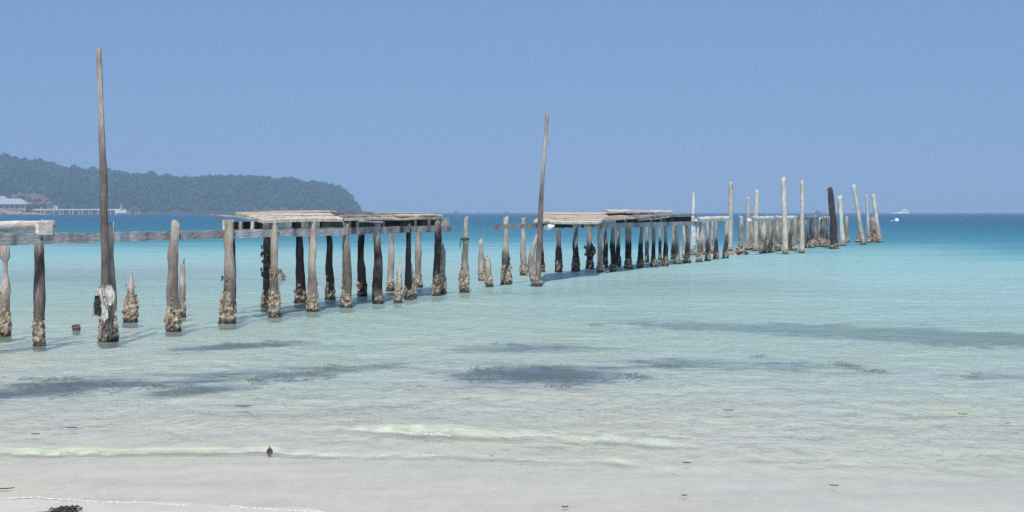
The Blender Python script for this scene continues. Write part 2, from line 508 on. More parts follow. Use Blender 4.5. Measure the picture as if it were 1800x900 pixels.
def seagrass():
    n = 60000
    X = rng.uniform(-11, 14, n); Y = rng.uniform(15.5, 31, n)
    w = weed_at(X, Y) + 0.5 * vnoise(X / 0.5, Y / 1.1, 61) + 0.35 * vnoise(X / 0.16, Y / 0.4, 62)
    ok = (w > 0.72) & (np.abs(X) < Y * 0.4)
    X, Y = X[ok], Y[ok]; n = len(X)
    Z = seabed(X, Y)
    L = rng.uniform(.06, .24, (n, 3)); a = rng.normal(0.3, 0.7, (n, 3))
    bx = X[:, None] + rng.normal(0, .04, (n, 3)); by = Y[:, None] + rng.normal(0, .05, (n, 3))
    h = (-Z[:, None] - .012) * rng.uniform(.1, .5, (n, 3))
    c, s_ = np.cos(a), np.sin(a)
    p0 = np.stack([bx - s_ * .008, by + c * .008, np.repeat(Z[:, None], 3, 1) - .004], -1)
    p1 = np.stack([bx + s_ * .008, by - c * .008, np.repeat(Z[:, None], 3, 1) - .004], -1)
    p2 = np.stack([bx + c * L, by + s_ * L, Z[:, None] + np.clip(h, .006, .2)], -1)
    V = np.stack([p0, p1, p2], 2).reshape(-1, 3)
    return tri_mesh('seagrass', V, np.arange(len(V)).reshape(-1, 3), np.repeat(rng.random(n * 3), 3), M_GRASS)


tag(seagrass(), kind='stuff')


# foam edge on the sand and along the little breakers
def foam_line(pts, r, dens, zoff, keep=1.0):
    mb = MB()
    P = [at(*p) for p in pts]
    for (xa, ya), (xb, yb) in zip(P, P[1:]):
        L = math.hypot(xb - xa, yb - ya)
        for i in range(int(L * dens)):
            f = (i + random.random()) / (L * dens)
            x, y = xa + (xb - xa) * f, ya + (yb - ya) * f
            y += 0.05 * mnoise.noise((x * 3, 0, 4)) + 0.02 * mnoise.noise((x * 11, 0, 4)) + random.gauss(0, r * 1.8)
            if mnoise.noise((x * 1.7, 5, 1)) > keep - 0.6: continue
            rr = r * random.uniform(0.35, 1.0)
            z = max(0.0, float(seabed(np.array(x), np.array(y)))) + zoff
            mb.lump((x, y, z), (rr * 2.2, rr * 1.3, rr * 0.55), 0.4)
    o = mb.build('foam', M_FOAM)
    return tag(o, kind='stuff')


foam_line([(-260, 873), (0, 878), (60, 875), (120, 880), (250, 885), (400, 892), (560, 901), (640, 908)], 0.008, 160, 0.004, 0.95)
foam_line([(-260, 800), (0, 796), (150, 799), (300, 796), (450, 796), (600, 799), (750, 801), (880, 808), (1000, 812), (1100, 817), (1190, 826)], 0.007, 70, 0.008, 0.58)
foam_line([(690, 762), (720, 764), (800, 769), (900, 771), (950, 767), (1000, 772), (1050, 779), (1100, 777), (1150, 782)], 0.008, 150, 0.016, 0.68)

# ------------------------------------------------------------------ headland, forest, far shore
RIDGE = [(-1500, 345), (-1100, 290), (-700, 262), (-300, 252), (-100, 262), (0, 270), (30, 277), (60, 281), (100, 288), (140, 293), (175, 297), (230, 302), (300, 306), (340, 310), (370, 306),
         (410, 305), (460, 305), (500, 308), (540, 313), (575, 319), (605, 327), (615, 336), (630, 356), (637, 373)]
YR, YF = 1950.0, 1480.0
rp = np.array(RIDGE, float)
rX = (rp[:, 0] - 900) * YR / F
rZ = (HY - rp[:, 1]) * YR / F + 1


def front(X):                          # the shoreline bends away towards the headland's tip
    return YF + np.clip((X + 900) / 650, 0, 1) ** 2 * 330


def ridge(X): return np.clip(np.interp(X, rX, rZ, left=0, right=0), 0, None)


def hill_z(X, Y):
    top = np.clip(ridge(X) - 8.5, -1, None)
    f = front(X)
    back = YR + 40 + 480 * np.clip((-190 - X) / 600, 0, 1)
    s = np.where(Y < YR, (Y - f) / (YR - f), (back - Y) / (back - YR))
    s = np.clip(s, -0.1, 1)
    return np.where(s > 0, top * np.sin(s * math.pi / 2) ** 0.9, s * 20) + 2.0 * vnoise(X / 60, Y / 60, 3) * (s > 0.1)


hx, hy = np.meshgrid(np.linspace(-1750, -170, 200), np.linspace(1430, 2480, 70))
grid_mesh('headland', hx, hy, hill_z(hx, hy) - 0.3, {}, M_HILL, 'structure')


def crowns(X, Y, Z, R, hgt, ntri, tone_lo, tone_hi, ts):
    n = len(X)
    ico = np.array(ICO_V); icf = np.array(ICO_F)
    # inner lumps
    Vb = ico[None] * (R[:, None, None] * np.array([0.8, 0.8, 1.0]) * (1 + rng.uniform(-.25, .25, (n, 12, 1))))
    Vb[..., 2] *= (hgt / R)[:, None] * 0.45
    Vb += np.stack([X, Y, Z + hgt * 0.5], -1)[:, None]
    Fb = (icf[None] + (np.arange(n) * 12)[:, None, None]).reshape(-1, 3)
    base_t = rng.uniform(tone_lo, tone_hi, n)
    Tb = np.repeat(base_t * 0.5, 12)
    # leaf clumps
    d = rng.normal(size=(n, ntri, 3)); d /= np.linalg.norm(d, axis=-1, keepdims=True)
    d[..., 2] = np.abs(d[..., 2]) * 1.0 - 0.25
    rad = rng.uniform(0.75, 1.12, (n, ntri, 1))
    c = d * rad * R[:, None, None] * np.array([1, 1, 1.0])
    c[..., 2] *= (hgt / R)[:, None] * 0.5
    c += np.stack([X, Y, Z + hgt * 0.5], -1)[:, None]
    o = rng.normal(size=(n, ntri, 3, 3)) * ts
    Vt = (c[:, :, None] + o).reshape(-1, 3)
    Ft = np.arange(len(Vt)).reshape(-1, 3) + n * 12
    Tt = np.repeat(np.clip(base_t[:, None] + rng.uniform(-.3, .35, (n, ntri)), 0, 1).reshape(-1), 3)
    return np.concatenate([Vb.reshape(-1, 3), Vt]), np.concatenate([Fb, Ft]), np.concatenate([Tb, Tt])


N = 21000
tx = rng.uniform(-1700, -178, N); ty = rng.uniform(1470, 2060, N)
tz = hill_z(tx, ty)
fy = front(tx)
ok = (ty > fy + 8) & (ridge(tx) > 6) & (tz > 0.8)
px_ = 900 + tx * F / ty; py_ = HY - (tz - H) * F / ty
dry_zone = (px_ > 18) & (px_ < 92) & (py_ > 340) & (ty < 1640)
ok &= ~dry_zone
tx, ty, tz = tx[ok], ty[ok], tz[ok]
R = np.clip(rng.lognormal(1.22, 0.30, len(tx)), 2.0, 6.5); hg = R * rng.uniform(1.5, 2.3, len(tx)) * np.clip(ridge(tx) / 30, 0.35, 1)
V, Fc, T = crowns(tx, ty, tz - 1, R, hg, 34, 0.15, 0.75, 1.0)
tag(tri_mesh('forest', V, Fc, T, M_FOREST), kind='stuff')

n = 420
qx = rng.uniform(20, 90, n); qy = rng.uniform(1490, 1560, n)
dx = (qx - 900) * qy / F
prof = np.interp(qx, [18, 24, 32, 50, 70, 84, 92], [346, 340, 337, 338, 341, 350, 362])
gz = hill_z(dx, qy)
lim = (HY - prof) * qy / F + H
zz = gz + rng.uniform(0, 1, n) * np.clip(lim - gz - 5, 0, None)
V, Fc, T = crowns(dx, qy, zz, rng.uniform(1.8, 3.4, n), rng.uniform(3.5, 6, n), 60, 0.2, 0.8, 0.55)
tag(tri_mesh('dry_thicket', V, Fc, T, M_DRY), kind='stuff')

mb = MB()                              # boulders along the waterline below the pavilion and along the headland
for i in range(520):
    p = random.uniform(-260, 62) if i < 360 else random.uniform(62, 500)
    big = i < 360
    Y = random.uniform(1285, 1330) if big else None
    X = (p - 900) * (Y or 1500) / F
    if not big:
        Y = float(front(np.array(X))) + random.uniform(2, 14); X = (p - 900) * Y / F
    r = random.uniform(0.8, 2.4)
    z = random.uniform(-0.5, 0.2) + ((Y - 1285) / 45 * 4.0 if big else 0.3) * min(1, max(0.15, (75 - p) / 60))
    mb.lump((X, Y, z), (r * 1.3, r, r * 0.8), 0.3)
tag(mb.build('shore_rocks', M_ROCK), kind='stuff')
# ground behind the boulders that carries the pavilion
gx, gy = np.meshgrid(np.linspace(-620, -355, 60), np.linspace(1288, 1500, 30))
gp = 900 + gx * F / gy
grid_mesh('shore_ground', gx, gy, np.clip((gy - 1288) / 35, -0.2, 1) * 4.2 * np.clip((95 - gp) / 70, 0, 1) - 0.6 + 0.5 * vnoise(gx / 4, gy / 4, 5), {}, M_ROCK, 'structure')


def far(px, Y): return (px - 900) * Y / F


def pavilion(px0, px1, y_eave, y_ridge, Y, depth, label, floor):
    x0, x1 = far(px0, Y), far(px1, Y)
    ze, zr = zat(y_eave, Y), zat(y_ridge, Y)
    r = root('pavilion', ((x0 + x1) / 2, Y, floor), label, 'building', 'grey roofed buildings on the far shore')
    m = MB(); w = x1 - x0; ins = w * 0.22
    y0, y1 = Y, Y + depth
    m.add([(x0, y0, ze), (x1, y0, ze), (x1, y1, ze), (x0, y1, ze), (x0 + ins, (y0 + y1) / 2, zr), (x1 - ins, (y0 + y1) / 2, zr),
           (x0, y0, ze - .35), (x1, y0, ze - .35), (x1, y1, ze - .35), (x0, y1, ze - .35)],
          [(0, 1, 5, 4), (1, 2, 5), (2, 3, 4, 5), (3, 0, 4), (6, 7, 1, 0), (7, 8, 2, 1), (8, 9, 3, 2), (9, 6, 0, 3), (9, 8, 7, 6)])
    m.build('roof', M_ROOF, r)
    m = MB(); m.box((x0 + 1.6, y0 + 2.4, floor), (w - 3.2, 0, 0), (0, depth - 4, 0), (0, 0, ze - .35 - floor)); m.build('wall', M_ROCK, r)
    for i in range(7):
        m = MB(); m.box((x0 + 0.8 + i * (w - 2) / 6, y0 + 0.7, floor), (.35, 0, 0), (0, .35, 0), (0, 0, ze - .36 - floor)); m.build('column', M_CONC, r)


pavilion(-14, 46, 358.5, 349, 1312, 16, 'grey hip roofed pavilion on the rocky far shore at the left edge', 3.0)
pavilion(-30, 11, 350.5, 344.5, 1345, 14, 'smaller grey roof rising just behind the hip roofed pavilion', 3.2)

# far jetty
YJ = 1340.0
jr = root('far_jetty', (far(155, YJ), YJ, 0), 'long low concrete jetty reaching out from the far shore below the forested hill', 'jetty')
m = MB(); m.box((far(58, YJ), YJ, zat(369.8, YJ)), (far(221, YJ) - far(58, YJ), 0, 0), (0, 4, 0), (0, 0, 1.25)); m.build('deck', M_CONC, jr)
m = MB(); m.box((far(221, YJ) + .02, YJ, zat(370.2, YJ)), (far(252, YJ) - far(221, YJ), 0, 0), (0, 4, 0), (0, 0, 1.0)); m.build('jetty_head', M_DARKW, jr)
for i in range(34):
    X = far(66, YJ) + i * (far(250, YJ) - far(66, YJ)) / 33
    m = MB()
    m.tube([(X, YJ + .5, -2), (X + random.uniform(-.2, .2), YJ + .5, zat(370, YJ))], [.35, .35], 6)
    m.build('piling', M_CONC if i % 3 else M_DARKW, jr)
for X in (226, 231, 236, 241, 246, 250):
    m = MB(); x = far(X, YJ); m.tube([(x, YJ + .3, zat(368.2, YJ)), (x, YJ + .3, zat(364.5 + random.random() * 2, YJ))], [.16, .13], 5); m.build('railing_post', M_CONC, jr)
hr = root('hut', (far(97, YJ), YJ + 2, zat(368, YJ)), 'small white hut standing on the far jetty near its landward end', 'hut')
m = MB(); m.box((far(94.5, YJ), YJ + .6, zat(367.2, YJ)), (2.6, 0, 0), (0, 2.4, 0), (0, 0, 1.9)); m.build('wall', M_PAINT, hr)
z = zat(367.2, YJ) + 1.903; x = far(93.5, YJ)
m = MB(); m.add([(x, YJ + .2, z), (x + 3.6, YJ + .2, z), (x + 3.6, YJ + 3.4, z), (x, YJ + 3.4, z), (x + .4, YJ + 1.8, z + .8), (x + 3.2, YJ + 1.8, z + .8)], [(0, 1, 5, 4), (1, 2, 5), (2, 3, 4, 5), (3, 0, 4), (3, 2, 1, 0)]); m.build('roof', M_ROOF, hr)
m = MB(); m.box((far(96.2, YJ), YJ + .57, zat(367.2, YJ)), (.8, 0, 0), (0, .028, 0), (0, 0, 1.5)); m.build('door', M_GLASS, hr)


def hull(mb, cx, cy, z0, L, B, Hh, ang, bow_rise=0.35):
    """a real hull: stations from stern to bow, with sheer and a raked stem"""
    c, s = math.cos(ang), math.sin(ang)
    V, n = [], 9
    for i in range(n):
        t = i / (n - 1)
        w = B / 2 * (0.88 if t < .05 else 1.0 if t < .55 else max(0.02, math.sqrt(max(0, 1 - ((t - .55) / .45) ** 2))))
        sh = Hh * (1 + bow_rise * t ** 2)
        x = (t - .5) * L
        for (yy, zz, xo) in ((-w, sh, 0), (-w * .8, Hh * .25, -L * .03 * t), (0, -Hh * .25, -L * .07 * t), (w * .8, Hh * .25, -L * .03 * t), (w, sh, 0)):
            X = x + xo
            V.append((cx + X * c - yy * s, cy + X * s + yy * c, z0 + zz))
    Fc = [(i * 5 + k, i * 5 + k + 1, i * 5 + k + 6, i * 5 + k + 5) for i in range(n - 1) for k in range(4)]
    Fc += [(i * 5, i * 5 + 5, i * 5 + 9, i * 5 + 4) for i in range(n - 1)] + [(0, 1, 2, 3, 4)]
    mb.add(V, Fc)


# white cabin boat beside the far jetty
YB_ = 1325.0
br = root('cabin_boat', (far(212, YB_), YB_, 0), 'white cabin boat with a thin mast moored beside the far jetty', 'boat')
X = far(212, YB_)
m = MB(); hull(m, X, YB_, 0.5, 9.6, 3.4, 3.0, math.radians(200)); m.build('hull', M_PAINT, br)
m = MB(); m.box((X - 1.9, YB_ - 1.0, 2.6), (4.6, 0, 0), (0, 2, 0), (.3, 0, 1.9)); m.build('cabin', M_PAINT, br)
m = MB(); m.box((X - 1.2, YB_ - 1.04, 3.7), (3.4, 0, 0), (0, .035, 0), (0, 0, .5)); m.build('window', M_GLASS, br)
m = MB(); m.box((X - 1.9, YB_ - 1.2, 4.503), (4.8, 0, 0), (0, 2.4, 0), (0, 0, .22)); m.build('cabin_roof', M_PAINT, br)
m = MB(); m.tube([(X + .3, YB_, 4.6), (X + .6, YB_, 9.4)], [.25, .16], 6); m.tube([(X - .7, YB_, 6.7), (X + 1.7, YB_, 7.1)], [.12, .12], 5); m.build('mast', M_PAINT, br)

# motor boat on the horizon with its bow wave
YS = 1750.0
X = far(1590, YS)
sr = root('motor_boat', (X, YS, 0), 'white motor boat running along the horizon at the right, right of the pier end', 'boat')
m = MB(); hull(m, X, YS, 0.1, 12.5, 3.4, 1.8, math.radians(4)); m.build('hull', M_PAINT, sr)
m = MB(); m.add([(X - 3.2, YS - 1.3, 1.9), (X + 3.6, YS - 1.3, 2.1), (X + 3.6, YS + 1.3, 2.1), (X - 3.2, YS + 1.3, 1.9), (X - 2.6, YS - 1.1, 5.2), (X + 1.9, YS - 1.1, 5.2), (X + 1.9, YS + 1.1, 5.2), (X - 2.6, YS + 1.1, 5.2)],
      [(4, 5, 6, 7), (0, 1, 5, 4), (1, 2, 6, 5), (2, 3, 7, 6), (3, 0, 4, 7)]); m.build('cabin', M_PAINT, sr)
m = MB(); m.box((X - 2.2, YS - 1.36, 2.7), (4.0, 0, 0), (0, .05, 0), (0, 0, .7)); m.build('window', M_GLASS, sr)
m = MB()
for i in range(110):
    f = random.random() ** 1.3
    m.lump((X - 4 - 10 * f, YS + random.gauss(0, 1), 0.3 + random.random() * 1.7 * (1 - f)), (1.4, .8, .5), .4)
tag(m.build('wake', M_SPRAY), kind='stuff')

# mooring buoy
bx, by = at(1575.5, 389)
bo = root('mooring_buoy', (bx, by, 0), 'white round mooring buoy floating below the motor boat', 'buoy')
m = MB(); prof = [(0.05, -.35), (.38, -.2), (.50, .1), (.48, .35), (.34, .58), (.13, .70), (.02, .72)]
m.tube([(bx + .1, by, z) for r, z in prof], [r for r, z in prof], 14); m.build('float', M_PAINT, bo, True)
m = MB(); m.tube([(bx + .1, by, .7), (bx + .1, by, 1.0)], [.06, .06], 6); m.build('ring_post', M_HULLD, bo)
m = MB(); m.tube([(bx - 0.55, by, .12), (bx - 1.0, by + .1, .08), (bx - 1.4, by, .04)], [.13, .16, .08], 7); m.build('pickup_line', M_CLOTH, bo, True)

# specks on the horizon
for px, sz, lab in ((600, 1.0, 'tiny dark fishing boat on the horizon behind the first deck, nearest the headland tip'),
                    (801, 0.9, 'tiny dark fishing boat on the horizon above the right end of the first deck'),
                    (843, 0.7, 'smallest dark fishing boat on the horizon, above the two short stakes in the pier gap'),
                    (890, 1.0, 'tiny dark fishing boat on the horizon just above the pale post carrying the stub beam'),
                    (1437, 1.5, 'dark fishing boat on the horizon seen among the far pier poles')):
    Y = 2500.0; X = far(px, Y)
    if px == 600: continue
    r = root('fishing_boat', (X, Y, 0), lab, 'boat', 'tiny fishing boats on the horizon')
    m = MB(); hull(m, X, Y, .2, 6.5 * sz, 2.2, 1.5 * sz, math.radians(10)); m.build('hull', M_HULLD, r)
    m = MB(); m.box((X - 1.5 * sz, Y - .8, 1.6 * sz), (2.4 * sz, 0, 0), (0, 1.6, 0), (0, 0, 1.7 * sz)); m.build('cabin', M_HULLD, r)
    m = MB(); m.tube([(X + 1.6 * sz, Y, 1.5 * sz), (X + 1.6 * sz, Y, 5.2 * sz)], [.2, .15], 5); m.build('mast', M_HULLD, r)


# ------------------------------------------------------------------ posts
def ground_z(x, y): return float(seabed(np.array(x), np.array(y)))


def post_path(xb, yw, xt, yt, bend=0.0, lean_y=0.0):
    X, Y = at(xb, yw)
    Zt = zat(yt, Y)
    Xt = (xt - 900) * Y / F
    z0 = ground_z(X, Y) - 0.15
    b = Vector((X, Y, 0)); t = Vector((Xt, Y + lean_y * Zt, Zt))
    def p(z):
        f = z / Zt
        q = b + (t - b) * f
        q.x += bend * math.sin(max(0, min(1, f)) * math.pi)
        q.z = z
        return q
    return p, z0, Zt, Y


def add_post(parent, xb, yw, xt, yt, wb, wt, dark=0.35, tide=0.55, topstyle='flat', crust=0.5, crust_h=0.45, shade=0.0, bend=0.0,
             lean_y=0.0, mat=None, name='post', n=10, pale_top=0.0, kinks=None, flare=1.0):
    """one driven post: an uneven tapered trunk with a tide stain, and an oyster crust round its foot.
    dark = how dark the timber is below the tide stain (share `tide` of its height), 0..1"""
    p, z0, Zt, Y = post_path(xb, yw, xt, yt, bend, lean_y)
    rb, rt = wb / 2 * Y / F, wt / 2 * Y / F
    crust_h = min(crust_h * random.uniform(1.0, 1.35), Zt * .62)
    if kinks is None and mat is None:
        kinks = [(f_, random.uniform(.86, 1.10)) for f_ in (0, .2, .38, .55, .7, .85, 1)]
    sd_ = random.random() * 100
    nr = max(10, min(34, int((Zt - z0) / 0.075)))
    V, A, Fc = [], [], []
    base = Vector((0, 0, 0))
    tw = random.uniform(-1, 1)
    for i in range(nr + 1):
        z = z0 + (Zt - z0) * i / nr
        f = max(0, z / Zt)
        c = p(z)
        r0 = rb + (rt - rb) * f ** 0.8
        if kinks:
            r0 *= np.interp(f, [k[0] for k in kinks], [k[1] for k in kinks])
        wob = 0.12 if mat in (M_POLE, M_WHITE) else 0.35
        c.x += rb * wob * mnoise.noise((sd_, z * 1.7, 0)); c.y += rb * wob * mnoise.noise((sd_, z * 1.7, 9))
        for k in range(n):
            a = 2 * math.pi * k / n + tw * f
            groove = 0.24 * mnoise.noise((math.cos(a) * 1.6 + sd_, math.sin(a) * 1.6, z * 0.9)) + 0.14 * mnoise.noise((math.cos(a) * 2 + sd_, math.sin(a) * 2, z * 5))
            edge = tide + 0.10 * mnoise.noise((math.cos(a) + sd_, math.sin(a), 3))
            st = 1 / (1 + math.exp(max(-40, min(40, (f - edge) / 0.03))))
            r = r0 * (1 + groove) * (0.94 + 0.14 * st)
            zz = z
            if i == nr:
                zz += rt * (0.5 * math.cos(a + sd_) + 0.35 * random.uniform(-1, 1))
                if topstyle == 'point':
                    r *= 0.18
                elif topstyle == 'broken':
                    zz += rt * random.uniform(-2.2, 1.6)
                    r *= 0.8
            if topstyle == 'point' and i in (nr - 1, nr - 2, nr - 3):
                r *= 0.35 + 0.17 * (nr - i)
            V.append((c.x + r * math.cos(a), c.y + r * math.sin(a), zz))
            wet = 1 / (1 + math.exp((z - 0.10) / 0.03))
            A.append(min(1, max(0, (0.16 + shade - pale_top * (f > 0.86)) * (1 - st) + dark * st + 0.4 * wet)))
    Fc = [(i * n + k, i * n + (k + 1) % n, (i + 1) * n + (k + 1) % n, (i + 1) * n + k) for i in range(nr) for k in range(n)]
    Fc += [tuple(range(nr * n, nr * n + n)), tuple(range(n - 1, -1, -1))]
    m = MB(); m.add(V, Fc, A)
    po = m.build(name, mat or M_POST, parent, True)
    if crust > 0:
        m = MB()
        pts = [p(-0.08 + (crust_h * 0.92 + 0.08) * i / 13) for i in range(14)]
        ns_, V, A = 16, [], []
        for i, c in enumerate(pts):
            f = i / 13
            for k in range(ns_):
                a = 2 * math.pi * k / ns_
                q = Vector((math.cos(a) * 2.2 + sd_, math.sin(a) * 2.2, c.z * 13))
                top_ = 0.92 + 0.5 * mnoise.noise((math.cos(a) * 1.5 + sd_, math.sin(a) * 1.5, 21))
                thin = min(1, max(0, (top_ - f) / 0.28))
                r = rb * (0.80 + thin * flare * (0.34 + 0.10 * math.sin(f * 2.6) + 0.50 * mnoise.noise(q) + 0.24 * mnoise.noise(q * 2.3)))
                V.append((c.x + r * math.cos(a), c.y + r * math.sin(a), c.z))
                A.append(0.85 if c.z < 0.075 + 0.05 * mnoise.noise((a, sd_, 5)) or mnoise.noise(q * 1.4 + Vector((7, 7, 7))) > 0.52 - 1.3 * max(0, dark - .5) else 0.0)
        m.add(V, [(i * ns_ + k, i * ns_ + (k + 1) % ns_, (i + 1) * ns_ + (k + 1) % ns_, (i + 1) * ns_ + k) for i in range(13) for k in range(ns_)], A)
        cnt = int((44 + 290 * min(1, 22 / Y) ** 1.3) * crust * 2)
        for _ in range(cnt):
            z = crust_h * (random.random() ** 1.4) * (1.5 if random.random() < .16 else 0.85) - 0.07
            a = random.uniform(0, 2 * math.pi)
            c = p(z)
            f = max(0, z / crust_h)
            bulge = 1 + (flare - 1 + 0.16 * random.random()) * max(0, 1 - f) - 0.12 * f
            r = rb * bulge * random.uniform(0.92, 1.08)
            s_ = rb * random.uniform(0.10, 0.24)
            m.lump((c.x + r * math.cos(a), c.y + r * math.sin(a), z), (s_, s_ * random.uniform(.5, 1), s_ * random.uniform(.6, 1.3)), 0.35,
                   0.9 if (z < 0.08 and random.random() < .8) or random.random() < 0.10 + 1.2 * max(0, dark - 0.55) else random.random() * .2)
        tag(m.build('oyster_crust', M_CRUST, po if parent.get('category') == 'pier' else parent), kind='stuff')
    return po


def lone_post(name, label, group, xb, yw, xt, yt, wb, wt, cat='post', **k):
    X, Y = at(xb, yw)
    r = root(name, (X, Y, ground_z(X, Y)), label, cat, group)
    k.setdefault('name', 'trunk')
    add_post(r, xb, yw, xt, yt, wb, wt, **k)
    return r


# ------------------------------------------------------------------ the pier frame
P0 = Vector((*at(68, 608), 0)); P1 = Vector((*at(1275, 455), 0))
U = (P1 - P0).normalized(); NN = Vector((U.y, -U.x, 0))     # along the pier, and to its near (right-hand) side


def s_of(px, off=0.0):                 # distance along the pier where column px meets the line at side offset off
    k = (px - 900) / F
    A = P0 + NN * off
    return (k * A.y - A.x) / (U.x - k * U.y)


def pp(s, off, z):
    q = P0 + U * s + NN * off
    return Vector((q.x, q.y, z))


def pz(px, py, off=0.0):               # height on that line at pixel row py
    q = pp(s_of(px, off), off, 0)
    return zat(py, q.y)


def beam(parent, s0, s1, off, z0, z1, th=0.07, tone=0.2, m=None, dz=0.0, name='beam', seg=6):
    """a sawn timber with slightly uneven edges, along the pier"""
    mb = MB(); V, A = [], []
    for i in range(seg + 1):
        f = i / seg; s = s0 + (s1 - s0) * f
        for (o, z) in ((off, z0), (off + th, z0), (off + th, z1), (off, z1)):
            q = pp(s, o + random.uniform(-.004, .004), z + dz * f + random.uniform(-.007, .007))
            V.append(q); A.append(min(1, max(0, tone + random.uniform(-.08, .08) + (0.35 if i in (0, seg) else 0))))
    Fc = [(i * 4 + k, i * 4 + (k + 1) % 4, i * 4 + 4 + (k + 1) % 4, i * 4 + 4 + k) for i in range(seg) for k in range(4)]
    Fc += [(3, 2, 1, 0), (seg * 4, seg * 4 + 1, seg * 4 + 2, seg * 4 + 3)]
    mb.add(V, Fc, A)
    return mb.build(name, m or M_BEAM, parent)


def log(parent, a, b, r, m, tone=0.05, n=12, name='top_rail'):
    mb = MB(); k = 10
    pts = [a.lerp(b, i / k) + Vector((0, 0, random.uniform(-.02, .02) * r * 4)) for i in range(k + 1)]
    mb.tube(pts, [r * random.uniform(.9, 1.08) for _ in pts], n, [min(1, max(0, tone + random.uniform(-.1, .15))) for _ in pts])
    return mb.build(name, m, parent, True)


def quad_planks(parent, fl, fr, bl, br, n, th=0.045, segs=(1,), m=None, tone=0.1, gap=0.012, jag=0.12, sag=0.0, name='plank', warp=1.0):
    """boards laid lengthwise over the corners front-left, front-right, back-left, back-right"""
    for j in range(n):
        v0, v1 = j / n, (j + 1) / n
        k = segs[j % len(segs)]
        cuts = [0.0] + sorted(random.uniform(.25, .75) for _ in range(k - 1)) + [1.0]
        for a, b in zip(cuts, cuts[1:]):
            L = (fr - fl).length
            a2 = a + (random.uniform(-jag, jag) / L if a == 0 else 0.004); b2 = b + (random.uniform(-jag, jag) / L if b == 1 else -0.004)
            mb = MB(); V, A = [], []
            dzj = random.uniform(-.02, .02) * warp
            ns = 5
            tn = min(1, max(0, tone + random.uniform(-.12, .15)))
            for i in range(ns + 1):
                u = a2 + (b2 - a2) * i / ns
                uu = max(0, min(1, u))
                w = random.uniform(-.013, .013) * warp
                for v in (v0 + gap / 2, v1 - gap / 2):
                    q = (fl * (1 - u) + fr * u) * (1 - v) + (bl * (1 - u) + br * u) * v
                    q = q + Vector((0, 0, dzj + w - sag * math.sin(uu * math.pi)))
                    V += [q, q - Vector((0, 0, th))]
                    A += [tn, tn]
            Fc = []
            for i in range(ns):
                o = i * 4
                Fc += [(o, o + 4, o + 6, o + 2), (o + 1, o + 3, o + 7, o + 5), (o, o + 1, o + 5, o + 4), (o + 2, o + 6, o + 7, o + 3)]
            Fc += [(0, 2, 3, 1), (ns * 4, ns * 4 + 1, ns * 4 + 3, ns * 4 + 2)]
            mb.add(V, Fc, A)
            mb.build(name, m or M_DECK, parent)


def block(parent, px0, px1, z0, z1, off0, off1, m, tone=0.1, name='joist'):
    off1 = max(off1, off0 - .05)
    s0, s1 = s_of(px0, off1), max(s_of(px1, off0), s_of(px0, off1) + .03)
    mb = MB()
    o = pp(s0, off0, z0 + .002); mb.box(o, U * (s1 - s0), NN * (off1 - off0), (0, 0, z1 - z0 - .004), tone)
    return mb.build(name, m, parent)


# ================= first pier section (left, with the tan deck)
pa = root('pier', tuple(P0), 'nearest pier section at left, long grey beam on posts and tan decking towards the middle', 'pier', 'standing pier sections')
# front row
add_post(pa, 6, 592, 11, 436, 21, 17, dark=.45, tide=.5, crust=.5, kinks=[(0, 1), (.55, 1), (.72, .45), (.84, .5), (.9, 1.15), (1, 1.1)])
add_post(pa, 69, 608, 68, 391, 18, 17, dark=.66, tide=.82, crust=.5, pale_top=.15, flare=1.0)
add_post(pa, 190, 600, 194, 393, 25, 15, dark=.5, tide=.8, crust=.75, crust_h=.46, flare=1.1)
add_post(pa, 305, 582, 308, 392, 22, 15, dark=.42, tide=.72, crust=.6, pale_top=.16, bend=-.02)
add_post(pa, 400, 570, 403, 388, 23, 17, dark=.42, tide=.62, crust=.6, crust_h=.5)
tuft = add_post(pa, 483, 558, 481, 386, 18, 13, dark=.38, tide=.5, crust=.55, crust_h=.48)
add_post(pa, 549, 549, 548, 388, 17, 13, dark=.42, tide=.45, crust=.55, crust_h=.46, bend=.01)
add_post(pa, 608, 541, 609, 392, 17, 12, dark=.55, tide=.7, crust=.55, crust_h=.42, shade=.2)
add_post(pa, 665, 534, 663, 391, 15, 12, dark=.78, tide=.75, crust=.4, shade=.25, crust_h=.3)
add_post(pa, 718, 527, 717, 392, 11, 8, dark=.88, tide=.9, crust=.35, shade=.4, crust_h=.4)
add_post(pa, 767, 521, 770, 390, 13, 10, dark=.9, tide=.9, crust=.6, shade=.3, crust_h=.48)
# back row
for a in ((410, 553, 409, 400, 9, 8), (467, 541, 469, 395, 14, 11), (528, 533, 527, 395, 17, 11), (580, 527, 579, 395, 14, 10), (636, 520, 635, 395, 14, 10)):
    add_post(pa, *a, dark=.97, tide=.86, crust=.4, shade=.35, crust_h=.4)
def beard(parent, px, yw, zc, spread, cnt):
    X, Y = at(px, yw); m = MB()
    for i in range(cnt):
        m.lump((X + max(-.09, min(.09, random.gauss(0, .055))), Y - .04 + max(-.09, min(.06, random.gauss(0, .05))), zc + random.gauss(0, spread)), (.022, .022, .05), .5, .95)
    tag(m.build('weed_beard', M_CRUST, parent), kind='stuff')


beard([o for o in bpy.data.objects if o.parent == pa][-4], 467, 541, 1.0, .22, 45)
add_post(pa, 686, 511, 688, 396, 11, 10, dark=.25, tide=.5, crust=.6, crust_h=.32, flare=1.25)
add_post(pa, 735, 505, 736, 396, 12, 10, dark=.3, tide=.62, crust=.6, crust_h=.36)
